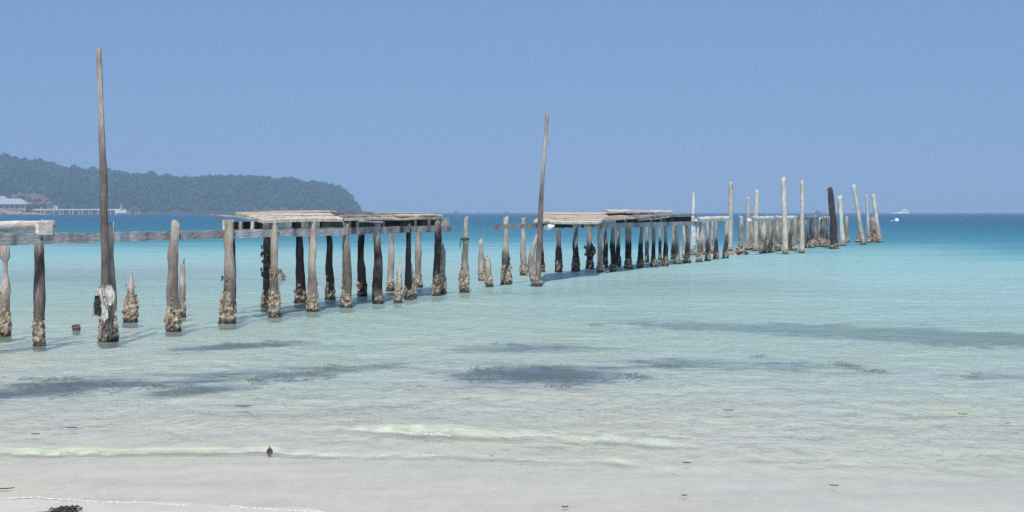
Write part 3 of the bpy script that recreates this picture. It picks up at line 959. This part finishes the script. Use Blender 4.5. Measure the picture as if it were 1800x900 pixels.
# front beam in lengths that meet on the posts, at the near side of the row
BZ0, BZ1 = 1.53, 1.68
joints = [-90, 20, 120, 250, 402, 510, 612, 700, 789]
for i, (a, b) in enumerate(zip(joints, joints[1:])):
    beam(pa, s_of(a, .1) + .004, s_of(b, .1) - .004, .125, BZ0 + random.uniform(-.005, .005), BZ1 + random.uniform(-.005, .005), .055, .12 + .18 * random.random() + (.25 if i > 5 else 0), seg=8)
# bolts and dark notches where the beam is fixed
for px in (73, 197, 315, 412, 489, 553, 612, 667, 722):
    c = pp(s_of(px, .18), .182, 1.605)
    m = MB(); m.tube([c - NN * .004, c + NN * .016], [.022, .022], 8); m.build('bolt', M_DARKW, pa)
# inner pale timber at the far left, lying behind the post heads
log(pa, pp(s_of(-120, -.1), -.1, 1.79), pp(s_of(92, -.1), -.1, 1.79), .085, M_LOG, .0)
beam(pa, s_of(-120, .02), s_of(24, .02), -.04, 1.52, 1.645, .09, .5, M_POST, name='lower_rail')
m = MB(); m.box(pp(s_of(64, .16), .152, 1.66), U * .33, NN * .05, (0, 0, .19), .12); m.build('cleat', M_LOG, pa)
# back beam under the deck
beam(pa, s_of(405, -1.5), s_of(668, -1.5), -1.56, BZ0, BZ1, .07, .4)
beam(pa, s_of(668, -1.5) + .01, s_of(772, -1.5), -1.56, BZ0, BZ1, .07, .3)
# joists and packing blocks between beam and deck
JT = 1.835
block(pa, 391, 411, BZ1, 1.865, .15, -.02, M_WHITE, .12)
block(pa, 420, 424, BZ1, JT, .10, .02, M_BEAM, .3)
block(pa, 440, 447, BZ1, JT, .10, .02, M_DECK, .1)
block(pa, 462, 476, BZ1, JT, .13, .02, M_WHITE, .25)
block(pa, 487, 513, BZ1, JT, .12, .02, M_WHITE, .1)
block(pa, 529, 562, BZ1, JT + .01, .12, .02, M_WHITE, .08)
block(pa, 566, 603, BZ1 - .0, JT + .02, -.05, -.12, M_POST, .5)
for a, b in ((400, 500), (500, 604), (604, 690), (690, 772)):
    beam(pa, s_of(a, -.55) + .005, s_of(b, -.55) - .005, -.6, BZ1 - .02, JT - .02, .06, .8, M_POST, name='gap_shade_board')  # dark boards added behind the blocks, standing in for shade under the deck
for px in (612, 626, 672, 728, 751, 772):
    block(pa, px, px + random.choice((3, 5, 6)), BZ1, JT + .01, .10, -.2, M_BEAM if px < 720 else M_DECK, .25)
block(pa, 774, 789, BZ1 - .12, JT + .03, .16, -.5, M_WHITE, .3)
# tan deck, tipped towards the beach
def corner(px, py, off): return pp(s_of(px, off), off, pz(px, py, off))
quad_planks(pa, corner(462, 387, .22), corner(604, 384.5, .22), corner(414, 374.0, -.85), corner(592, 370.2, -1.0), 5, th=.06, segs=(1, 2, 1, 2, 1), tone=.04, jag=.05, sag=-.015, warp=.5)
quad_planks(pa, corner(606, 384.5, .20), corner(783, 383, .18), corner(585, 374.0, -1.1), corner(748, 374.0, -1.3), 5, segs=(2, 1, 2, 2, 1), tone=.22, jag=.12, m=M_DECK)
# weathered loose boards on and under the deck
quad_planks(pa, corner(602, 381.5, .1), corner(668, 381.5, .1), corner(585, 374, -.5), corner(660, 374, -.5), 2, tone=.6, m=M_BEAM, th=.05)
quad_planks(pa, corner(378, 379.5, .05), corner(455, 388.0, .10), corner(372, 377.6, -.05), corner(450, 386, -.02), 1, tone=.45, m=M_BEAM, th=.03)
quad_planks(pa, corner(627, 387, .24), corner(672, 388, .24), corner(620, 385, 0), corner(668, 385.5, 0), 1, tone=.35, m=M_BEAM, th=.03)
quad_planks(pa, corner(700, 379, .1), corner(778, 379, .1), corner(690, 376.5, -.4), corner(770, 376.5, -.4), 2, tone=.05, m=M_DECK, th=.03)
# splintered end of the front beam
m = MB()
for i in range(7):
    a = pp(s_of(790, .12) - .05, .10 + .02 * random.random(), 1.54 + i * .018)
    m.tube([a, a + U * random.uniform(.15, .45) + Vector((0, 0, random.uniform(-.05, .02)))], [.014, .004], 5)
m.build('splinters', M_POST, pa)
# frayed rope round the fourth deck post
m = MB()
px, py = 486, 486
X, Y = at(483, 558); c = Vector(((484 - 900) * Y / F, Y, zat(480, Y)))
for i in range(4):
    m.tube([c + Vector((.115 * math.cos(a), .115 * math.sin(a), i * .022)) for a in np.linspace(0, 6.28, 12)], [.011] * 12, 5)
for i in range(22):
    a = random.uniform(-2.6, .8); q = c + Vector((.11 * math.cos(a), .11 * math.sin(a), random.uniform(0, .06)))
    m.tube([q, q + Vector((.05 * math.cos(a) + random.uniform(-.02, .06), .05 * math.sin(a), -.08)), q + Vector((random.uniform(.0, .10), -.05, -random.uniform(.16, .32)))], [.007, .006, .003], 4)
m.build('frayed_rope', M_ROPE, tuft)

# ================= lone stakes in front of and behind the first section
G1 = 'broken stakes left standing by the pier'
lone_post('broken_stake', 'short pointed stake with thick oyster crust, between the first tall pole and the white-topped post', G1, 229, 567, 231, 474, 21, 8, topstyle='point', dark=.35, tide=.6, crust=.9, crust_h=.55)
lone_post('broken_stake', 'slim brown stake half hidden behind the right side of the white-topped beam post', G1, 320, 557, 321, 462, 11, 9, topstyle='broken', dark=.4, tide=.6, crust=.5, crust_h=.4)
lone_post('broken_stake', 'pale slim stake with lumpy oyster foot, standing before the dark posts near the deck end', G1, 699, 533, 705, 450, 12, 7, topstyle='point', dark=.2, tide=.5, crust=.7, crust_h=.4)
lone_post('broken_stake', 'brown split stake leaning against the thin dark deck post', G1, 723, 525, 722, 458, 15, 8, topstyle='point', dark=.35, tide=.5, crust=.7, crust_h=.45)
lone_post('broken_stake', 'brown broken stake against the last dark post at the end of the first deck', G1, 775, 516, 777, 432, 16, 8, topstyle='broken', dark=.38, tide=.9, crust=.8, crust_h=.55)
lone_post('bare_post', 'bleached post with a green rope band, alone in the gap between the two decks', G1, 816, 514, 818, 382, 15, 9, dark=.36, tide=.68, crust=.6, crust_h=.5, pale_top=.1)
X, Y = at(816, 514); c = Vector(((817 - 900) * Y / F, Y, zat(421, Y)))
m = MB()
for i in range(2):
    m.tube([c + Vector((.098 * math.cos(a), .098 * math.sin(a), i * .03)) for a in np.linspace(0, 6.28, 12)], [.018] * 12, 5)
m.tube([c + Vector((-.08, -.07, 0)), c + Vector((-.12, -.09, -.12)), c + Vector((-.10, -.09, -.22))], [.016, .014, .008], 5)
gr = [o for o in bpy.data.objects if o.get('label', '').startswith('bleached post with a green')][0]
m.build('green_rope', M_GREEN, gr)
lone_post('broken_stake', 'pale-topped stake behind its shorter brown neighbour in the gap', G1, 848, 494, 844, 422, 11, 8, dark=.36, tide=.7, crust=.6, crust_h=.4, topstyle='broken')
lone_post('broken_stake', 'shorter blunt brown stake of the touching pair in the gap', G1, 860, 504, 856, 451, 12, 10, dark=.33, tide=.9, crust=.6, crust_h=.4)
bt = lone_post('bent_trunk', 'crooked pale trunk bulging left of the second tall pole', G1, 944, 502, 946, 408, 15, 8, dark=.3, tide=.55, crust=.7, crust_h=.42, bend=-.16, topstyle='broken')
X, Y = at(134, 580)
st = root('post_stump', (X, Y, ground_z(X, Y)), 'dark round stump head just above water, left of the tallest pole', 'stump')
m = MB(); m.tube([(X, Y, -.2), (X, Y, 0), (X + .003, Y, .05), (X + .002, Y, .085), (X, Y, .10)], [.055, .062, .062, .045, .012], 10); m.build('trunk', M_DARKW, st, True)
m = MB()
for i in range(40):
    a = random.uniform(0, 6.28); m.lump((X + .06 * math.cos(a), Y + .06 * math.sin(a), random.uniform(0, .085)), (.016, .016, .014), .4, .3 + .6 * random.random())
tag(m.build('oyster_crust', M_CRUST, st), kind='stuff')

# ================= tall poles
lone_post('tall_pole', 'tallest brown pole, at left, with a torn sack hanging at its foot', 'tall poles along the pier', 186, 603, 175, 86, 14, 11, cat='pole', dark=.6, tide=.68, crust=.5, crust_h=.38, mat=M_POLE, bend=.02, lean_y=-.01)
lone_post('tall_pole', 'tall grey pole leaning right, in front of the second deck', 'tall poles along the pier', 946, 503, 962, 202, 10, 6.5, cat='pole', dark=.55, tide=.62, crust=.4, crust_h=.3, mat=M_POLE, bend=-.04)

# torn sack and netting on the first tall pole
X, Y = at(187, 604); Y -= .16
rs = root('torn_sack', ((185 - 900) * Y / F, Y, zat(520, Y)), 'torn white sack snagged low on the tallest pole at left', 'sack')


def rag(mb, cx, cz, w, h, ybase, seedv, n=9, wav=.04):
    V = []
    for j in range(n + 1):
        for i in range(n + 1):
            u, v = i / n - .5, j / n
            ww = w * (0.55 + .55 * math.sin(v * 2.4)) * (1 + .25 * mnoise.noise((seedv, v * 4, 0)))
            V.append((cx + u * ww + .02 * mnoise.noise((seedv, v * 3, 5)), ybase - .05 * math.cos(u * 3) + wav * mnoise.noise((u * 5 + seedv, v * 4, 2)), cz - v * h * (1 + .25 * mnoise.noise((u * 6, seedv, 7)))))
    Fc = [(j * (n + 1) + i, j * (n + 1) + i + 1, (j + 1) * (n + 1) + i + 1, (j + 1) * (n + 1) + i) for j in range(n) for i in range(n)]
    back = [(x, y + .012, z) for x, y, z in V]
    b = len(V)
    rim = [i for i in range(n + 1)] + [j * (n + 1) + n for j in range(1, n + 1)] + [n * (n + 1) + i for i in range(n - 1, -1, -1)] + [j * (n + 1) for j in range(n - 1, 0, -1)]
    F2 = Fc + [tuple(reversed([k + b for k in q])) for q in Fc] + [(rim[k], rim[(k + 1) % len(rim)], rim[(k + 1) % len(rim)] + b, rim[k] + b) for k in range(len(rim))]
    mb.add(V + back, F2)


def sx_(px): return (px - 900) * Y / F


m = MB(); rag(m, sx_(178), zat(503, Y), .17, .32, Y, 1.3); rag(m, sx_(192), zat(500, Y), .16, .30, Y - .03, 4.1); m.build('cloth', M_CLOTH, rs, True)
m = MB(); rag(m, sx_(186), zat(520, Y), .10, .36, Y - .05, 8.2, wav=.06); m.build('torn_strip', M_CLOTH, rs, True)
m = MB()
for q in ((183, 497, 189, 520, 196, 545), (180, 500, 186, 530, 193, 541)):
    m.tube([(sx_(q[0]), Y - .1, zat(q[1], Y)), (sx_(q[2]), Y - .12, zat(q[3], Y)), (sx_(q[4]), Y - .1, zat(q[5], Y))], [.007] * 3, 5)
m.build('cord', M_ROPE, rs)
rn = root('old_netting', (sx_(172), Y, zat(540, Y)), 'dark wad of old netting hanging beside the white sack', 'net')
m = MB(); rag(m, sx_(173), zat(519, Y), .11, .28, Y - .05, 2.7, wav=.07); m.build('net_wad', M_NET, rn, True)
m = MB()
for i in range(12):
    x = sx_(random.uniform(166, 190)); z = zat(545, Y)
    m.tube([(x, Y - .05, z + .12), (x + random.uniform(-.02, .02), Y - .06, z - random.uniform(.0, .12))], [.006, .003], 4)
m.build('loose_strands', M_ROPE, rn)

# ================= second pier section (sagging deck)
pb = root('pier', tuple(pp(s_of(889), 0, 0)), 'second pier section with a sagging tan deck and many dark posts, right of the middle', 'pier', 'standing pier sections')
add_post(pb, 890, 500, 889, 381, 15, 9, dark=.5, tide=.5, crust=.75, crust_h=.5, flare=1.2)
add_post(pb, 921, 484, 920, 382, 11, 9, dark=.42, tide=.5, crust=.6, crust_h=.42)
beam(pb, s_of(871, -.1), s_of(945, -.1), -.16, 1.555, 1.675, .06, .35)
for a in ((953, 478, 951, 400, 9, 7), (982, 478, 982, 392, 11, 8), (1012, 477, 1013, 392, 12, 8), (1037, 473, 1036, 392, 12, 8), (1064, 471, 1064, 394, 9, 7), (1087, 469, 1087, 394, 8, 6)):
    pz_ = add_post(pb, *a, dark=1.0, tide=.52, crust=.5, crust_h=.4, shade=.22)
    if a[0] == 1037:
        m = MB()
        X, Y = at(1037, 473)
        for i in range(90):
            t = random.random()
            m.lump(((1037 - 900) * Y / F + random.gauss(0, .075), Y - .04 + random.gauss(0, .06), .62 + random.gauss(0, .10)), (.04, .04, .07), .5, .95)
        tag(m.build('weed_beard', M_CRUST, pz_), kind='stuff')
add_post(pb, 1055, 479, 1054, 392, 11, 9, dark=.12, tide=.5, crust=.55, crust_h=.35, shade=-.12)
for (a, cr) in (((1078, 478, 1077, 395, 10, 8), .5), ((1105, 473, 1104, 396, 12, 9), .6), ((1125, 471, 1128, 396, 10, 7), .6), ((1149, 470, 1149, 396, 10, 6), .6), ((1170, 468, 1170, 396, 9, 6), .6)):
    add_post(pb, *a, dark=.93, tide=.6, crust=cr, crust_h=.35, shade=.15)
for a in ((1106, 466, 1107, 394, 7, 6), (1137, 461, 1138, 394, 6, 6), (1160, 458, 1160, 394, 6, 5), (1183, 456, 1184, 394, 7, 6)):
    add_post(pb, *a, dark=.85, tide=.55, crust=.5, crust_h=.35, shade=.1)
for a in ((1191, 465, 1189, 396, 9, 7), (1208, 462, 1208, 396, 9, 7), (1229, 461, 1233, 389, 9, 7), (1244, 458, 1244, 389, 8, 6), (1259, 456, 1258, 388, 8, 6), (1275, 454, 1278, 387, 9, 7)):
    add_post(pb, *a, dark=.55, tide=.5, crust=.7, crust_h=.42, flare=1.15)
for a in ((1203, 454, 1202, 394, 7, 6), (1219, 449, 1219, 390, 8, 7), (1237, 447, 1237, 389, 6, 5), (1251, 445, 1252, 389, 6, 5)):
    add_post(pb, *a, dark=.35, tide=.5, crust=.7, crust_h=.4)
BB0, BB1 = 1.49, 1.645
for a, b in ((1056, 1118), (1118, 1172), (1172, 1222)):
    beam(pb, s_of(a, .1) + .004, s_of(b, .1) - .004, .09, BB0, BB1, .06, .3)
log(pb, pp(s_of(1222, .1), .12, 1.72), pp(s_of(1281, .1), .12, 1.74), .10, M_LOG, .22)
beam(pb, s_of(948, -1.5), s_of(1190, -1.5), -1.56, 1.50, 1.64, .07, .45)
# sagging deck
quad_planks(pb, corner(938, 387.5, .30), corner(1051, 390.5, .35), corner(958, 372.6, -1.3), corner(1092, 372.4, -1.3), 7, th=.06, segs=(1, 2, 1, 1, 2, 1, 1), tone=.08, jag=.05, sag=.012, warp=.55)
for px in (962, 988, 1003, 1022, 1040):
    block(pb, px, px + 4, 1.52, 1.62, .10, -1.0, M_POST, .8)
quad_planks(pb, corner(955, 396, .12), corner(1003, 398, .12), corner(955, 394, -.3), corner(1000, 396, -.3), 1, tone=.9, m=M_POST, th=.06)
# darker boards beyond the ridge
quad_planks(pb, corner(1062, 386, .25), corner(1140, 381, .25), corner(1086, 373.5, -1.2), corner(1150, 374.0, -1.2), 5, segs=(1, 2, 1), tone=.35, jag=.15)
quad_planks(pb, corner(1118, 381, .22), corner(1221, 377, .20), corner(1105, 375.5, -1.2), corner(1200, 375.5, -1.2), 5, segs=(2, 1, 2), tone=.4, jag=.2, m=M_BEAM)
quad_planks(pb, corner(1122, 387, .24), corner(1178, 381, .24), corner(1118, 385, .0), corner(1170, 380, .0), 1, tone=.3, m=M_BEAM, th=.03)
for px in (1098, 1111, 1126, 1143, 1150, 1161, 1166, 1181, 1196, 1213):
    block(pb, px, px + random.choice((2, 3, 4)), BB1, 1.80, .09, -.2, M_WHITE if px % 3 == 0 else M_POST, .2 if px % 3 == 0 else .6)
beam(pb, s_of(1085, -.6), s_of(1215, -.6), -.65, 1.62, 1.82, .06, .9, M_POST, name='gap_shade_board')  # near-black board put in as the shade of the gap below the deck
# pale boards heaped on top
for (a, b, y) in ((1068, 1108, 368.0), (1100, 1146, 369.3), (1144, 1166, 368.4), (1158, 1186, 369.6)):
    quad_planks(pb, corner(a, y + 3.4, -.5), corner(b, y + 3.4, -.5), corner(a - 4, y + .6, -1.1), corner(b - 6, y + .6, -1.1), 2, tone=.03, m=M_WHITE, th=.05, jag=.1)

# white bag hanging at the corner of the second deck
X, Y = pp(s_of(962, .35), .42, 0).x, pp(s_of(962, .35), .42, 0).y
fb_ = root('white_bag', (X, Y, zat(400, Y)), 'white pointed bag hanging under the left corner of the sagging deck', 'bag')
m = MB(); sc = Y / F
m.tube([(X - 9 * sc, Y, zat(396, Y)), (X - 8 * sc, Y, zat(398.5, Y)), (X - 4 * sc, Y, zat(399.5, Y)), (X + 2 * sc, Y, zat(398.5, Y)), (X + 7 * sc, Y, zat(397, Y)), (X + 9.5 * sc, Y, zat(395.6, Y))],
       [1 * sc, 4.5 * sc, 6.0 * sc, 4.2 * sc, 2.2 * sc, .5 * sc], 10)
m.build('bag_body', M_PAINT, fb_, True)
m = MB(); m.tube([(X - 7 * sc, Y, zat(395, Y)), (X - 7.5 * sc, Y, zat(390, Y))], [.012, .012], 5); m.build('hanging_cord', M_ROPE, fb_)

# pale tarp between the posts of the second section
X, Y = at(1223, 452)
tr_ = root('pale_tarp', (X, Y, 0.8), 'pale bluish tarp strip hanging between posts below the bleached spike', 'tarp')
m = MB(); rag(m, X - .08, zat(396, Y), .16, .85, Y, 6.6); rag(m, X + .12, zat(397, Y), .14, .6, Y + .03, 3.2); m.build('tarp_cloth', M_CLOTH, tr_, True)

# ================= third pier section (far, pale top beam)
pc = root('pier', tuple(pp(s_of(1318), 0, 0)), 'farthest pier section, bare posts under a pale top beam without any deck', 'pier', 'standing pier sections')
for i, a in enumerate(((1320, 439, 1321, 384, 9, 7), (1330, 441, 1331, 384, 8, 7), (1342, 445, 1343, 382, 11, 8), (1355, 444, 1354, 383, 9, 6), (1367, 441, 1366, 383, 9, 6), (1387, 440, 1386, 382, 9, 7), (1397, 441, 1398, 381, 8, 6),
           (1418, 436, 1417, 381, 7, 6), (1426, 436, 1425, 380, 8, 5), (1433, 434, 1433, 378, 7, 5), (1445, 434, 1446, 379, 8, 6), (1455, 434, 1454, 380, 7, 6))):
    add_post(pc, *a, dark=.42 if i < 7 else .6, tide=.55, crust=.8, crust_h=.45, shade=.05 if i < 7 else .3, flare=1.2)
for i, a in enumerate(((1326, 436, 1326, 384, 6, 5), (1337, 434, 1337, 384, 6, 5), (1349, 432, 1349, 384, 6, 5), (1361, 431, 1361, 384, 6, 5), (1372, 430, 1372, 384, 6, 5), (1383, 429, 1383, 384, 6, 5), (1393, 428, 1393, 384, 6, 5), (1405, 427, 1404, 384, 6, 5), (1439, 425, 1440, 383, 6, 5))):
    add_post(pc, *a, dark=.5, tide=.6, crust=.7, crust_h=.45, shade=.2)
for a, b, t_ in ((1316, 1358, .0), (1358, 1398, .03)):
    log(pc, pp(s_of(a, .1) + .01, .14, 1.70), pp(s_of(b, .1) - .01, .14, 1.70), .125, M_LOG, t_)
log(pc, pp(s_of(1399, .1), .12, 1.68), pp(s_of(1437, .1), .12, 1.68), .07, M_POST, .35)
log(pc, pp(s_of(1441, .1), .12, 1.67), pp(s_of(1466, .1), .12, 1.67), .085, M_LOG, .3)

# ================= lone poles round the far end
G2 = 'lone poles standing at the far pier end'
lone_post('bleached_spike', 'bleached white spike rising behind the end of the sagging deck', G2, 1217, 449, 1219, 338, 8, 6, cat='pole', dark=.1, tide=.3, crust=.6, crust_h=.4, shade=-.16, topstyle='point', mat=M_WHITE)
lone_post('bare_pole', 'tall pale pole at the end of the second section, dark blotches on its upper half', G2, 1283.5, 441, 1285, 319, 8, 8, cat='pole', dark=.22, tide=.5, crust=.4, crust_h=.3, mat=M_WHITE, shade=.1)
lone_post('bare_post', 'white-capped short post between the blotched pole and the pale top beam', G2, 1302, 435, 1303, 380, 7, 8, dark=.35, tide=.7, crust=.5, crust_h=.4, pale_top=.1)
lone_post('bare_pole', 'shorter pole of the pair rising at the left end of the pale top beam', G2, 1314, 440, 1315, 347, 8, 6, cat='pole', dark=.3, tide=.4, crust=.6, crust_h=.4, mat=M_WHITE, shade=.05)
lone_post('bare_pole', 'crooked taller pole of the pair rising at the left end of the pale top beam', G2, 1329, 442, 1331, 335, 8, 8, cat='pole', dark=.25, tide=.45, crust=.6, crust_h=.4, mat=M_WHITE, bend=-.03)
lone_post('bare_pole', 'tallest far pole, tan with a greenish foot, in front of the pale top beam', G2, 1381, 447, 1377, 313, 9, 8, cat='pole', dark=.25, tide=.4, crust=.4, crust_h=.35, mat=M_WHITE, shade=.05)
lone_post('bare_pole', 'straight white pole just right of the pale top beam', G2, 1410, 445, 1410, 318, 8, 7, cat='pole', dark=.2, tide=.35, crust=.4, crust_h=.3, mat=M_WHITE)
lone_post('bare_pole', 'thick dark brown pole leaning left near the far pier end', G2, 1467, 437, 1459, 332, 13, 9, cat='pole', dark=.85, tide=1.3, crust=.5, crust_h=.35, mat=M_POLE, bend=.03)
lone_post('bare_pole', 'white pole leaning left just right of the thick dark pole', G2, 1482, 432, 1476, 345, 8, 8, cat='pole', dark=.2, tide=.35, crust=.6, crust_h=.4, mat=M_WHITE)
lone_post('bare_post', 'short grey post right of the leaning white pole', G2, 1489, 426, 1488, 379, 7, 6, dark=.4, tide=.6, crust=.6, crust_h=.4, shade=.1)
lone_post('bare_pole', 'strongly leaning pale pole, first of the outermost cluster', G2, 1518, 430, 1500, 326, 8, 7, cat='pole', dark=.3, tide=.4, crust=.8, crust_h=.5, mat=M_WHITE)
lone_post('bare_pole', 'thin white pole in the middle of the outermost cluster', G2, 1527, 427, 1523, 343, 7, 5, cat='pole', dark=.3, tide=.4, crust=.8, crust_h=.5, mat=M_WHITE)
lone_post('bare_pole', 'rightmost pale pole of the outermost cluster', G2, 1546, 426, 1535, 342, 8, 7, cat='pole', dark=.35, tide=.4, crust=.8, crust_h=.5, mat=M_WHITE)
lone_post('post_stump', 'wide short brown stump inside the outermost cluster of poles', G2, 1535, 425, 1534, 382, 13, 10, cat='stump', dark=.55, tide=.5, crust=.8, crust_h=.5, topstyle='broken', shade=.15)
lone_post('broken_stake', 'low oyster covered stub left of the outermost cluster', G2, 1510, 426, 1511, 415, 11, 7, dark=.5, tide=2, crust=.7, crust_h=.35, topstyle='broken')
X, Y = at(1299, 449)
orr = root('oyster_mound', (X, Y, ground_z(X, Y)), 'tan mound of oyster shells in the water below the white-capped post', 'oyster mound')
m = MB()
for i in range(90):
    a, r = random.uniform(0, 6.28), random.random() ** .6
    m.lump((X + math.cos(a) * r * .42, Y + math.sin(a) * r * .4, .36 * (1 - r * r) * random.random()), (.11, .10, .09), .4, .9 if random.random() < .15 else .05)
tag(m.build('shells', M_CRUST, orr), kind='stuff')

# ================= small things on the shore
def wz_at(x, y): return max(0.0, ground_z(x, y))


X, Y = at(112, 905); Z = ground_z(X, Y)
sw = root('seaweed_clump', (X, Y, Z), 'dark clump of dried seaweed on the wet sand at the bottom left corner', 'seaweed')
m = MB()
for i in range(200):
    a = random.gauss(0, 1); L = random.uniform(.012, .035)
    q = Vector((X + random.gauss(0.015, .035), Y + random.gauss(0, .025), Z + .004 + abs(random.gauss(0, .014))))
    d = Vector((random.gauss(0, 1), random.gauss(0, 1), random.gauss(0, .15))).normalized() * L
    m.tube([q, q + d * .5 + Vector((0, 0, .008)), q + d], [.004, .005, .002], 4)
m.build('fronds', M_WEED, sw)
m = MB(); m.tube([(X, Y, Z + .012), (X - .06, Y - .01, Z + .008), (X - .13, Y - .02, Z + .006), (X - .17, Y - .01, Z + .004)], [.008, .007, .005, .003], 5); m.build('trailing_stem', M_WEED, sw)

X, Y = at(474, 797)
hk = root('coconut_husk', (X, Y, 0), 'small dark husk sitting in the thin swash line, left of centre', 'husk')
m = MB(); m.tube([(X, Y, -.02), (X, Y, .0), (X, Y, .018), (X + .002, Y, .034), (X + .003, Y, .044)], [.012, .023, .027, .020, .006], 10); m.build('husk_body', M_WEED, hk, True)
m = MB(); m.tube([(X + .003, Y, .042), (X - .001, Y, .056), (X - .006, Y, .062)], [.006, .005, .003], 6); m.build('stalk', M_WEED, hk)


def leaf(px, py, L, wdt, ang, label, name='floating_leaf', cat='leaf', g='dead leaves adrift near the beach'):
    X, Y = at(px, py); Z = wz_at(X, Y) + .012; L *= .8
    mb = MB(); V, n = [], 8
    for i in range(n + 1):
        t = i / n
        w = wdt * math.sin(math.pi * min(1, t * .96 + .02)) ** .8 / 2
        lift = .004 * (t - .5) ** 2 * 4 * L / .1
        for s in (-1, 0, 1):
            a, b = (t - .5) * L, s * w
            V.append((X + a * math.cos(ang) - b * math.sin(ang), Y + a * math.sin(ang) + b * math.cos(ang), Z + lift + .003 * abs(s)))
    bk = [(x, y, z - .003) for x, y, z in V]; k = len(V)
    Fc = [(i * 3 + j, i * 3 + j + 1, i * 3 + j + 4, i * 3 + j + 3) for i in range(n) for j in range(2)]
    Fc += [tuple(reversed([q + k for q in f])) for f in Fc]
    mb.add(V + bk, Fc)
    o = mb.build(name, M_LEAFD, None, at0=(X, Y, Z))
    tag(o, label, cat, g)


leaf(1281, 723, .13, .05, .1, 'dark leaf floating beyond the breakers, right of centre')
leaf(864, 804, .06, .03, .3, 'small dark leaf on the foam line near the middle')
leaf(1207, 816, .09, .03, -.4, 'narrow dark leaf on the wet swash right of the green wave')
leaf(993, 894, .06, .025, .2, 'small dark leaf at the bottom edge near the middle')
leaf(1203, 873.5, .05, .025, .1, 'tiny dark leaf low in the swash below the narrow one')
leaf(1466, 856, .09, .012, -.3, 'thin twig-like leaf lying in the shallow swash at right')
leaf(1693, 730, .12, .04, -.3, 'dark leaf adrift in the ripples near the right edge')
leaf(1770, 746, .07, .03, .2, 'rightmost small leaf adrift near the right edge')
leaf(428, 716, .22, .08, .15, 'broad brownish leaf floating beyond the swash at left')
leaf(126, 754, .12, .04, .0, 'dark leaf in the ripples above the swash line at left')
leaf(62, 765, .09, .03, .0, 'small dark leaf nearest the left edge in the ripples')
leaf(5, 862, .20, .03, .15, 'dark palm leaf scrap at the left edge of the swash')
leaf(1020, 723, .08, .03, .1, 'small dark leaf drifting behind the green wave crest')

# ------------------------------------------------------------------ air
hz = MB(); hz.box((-8600, -60, -12), (17200, 0, 0), (0, 6300, 0), (0, 0, 130))
hm = bpy.data.materials.new('haze_air'); hm.use_nodes = True
nt = hm.node_tree; nt.nodes.remove(nt.nodes['Principled BSDF'])
pv = nt.nodes.new('ShaderNodeVolumePrincipled')
pv.inputs['Color'].default_value = (0.52, 0.75, 1.0, 1)
pv.inputs['Density'].default_value = 0.00034
pv.inputs['Anisotropy'].default_value = -0.15
nt.links.new(pv.outputs[0], nt.nodes['Material Output'].inputs['Volume'])
haze = hz.build('haze', hm)
tag(haze, kind='stuff')

for o in bpy.data.objects:
    if '_loc' in o: del o['_loc']
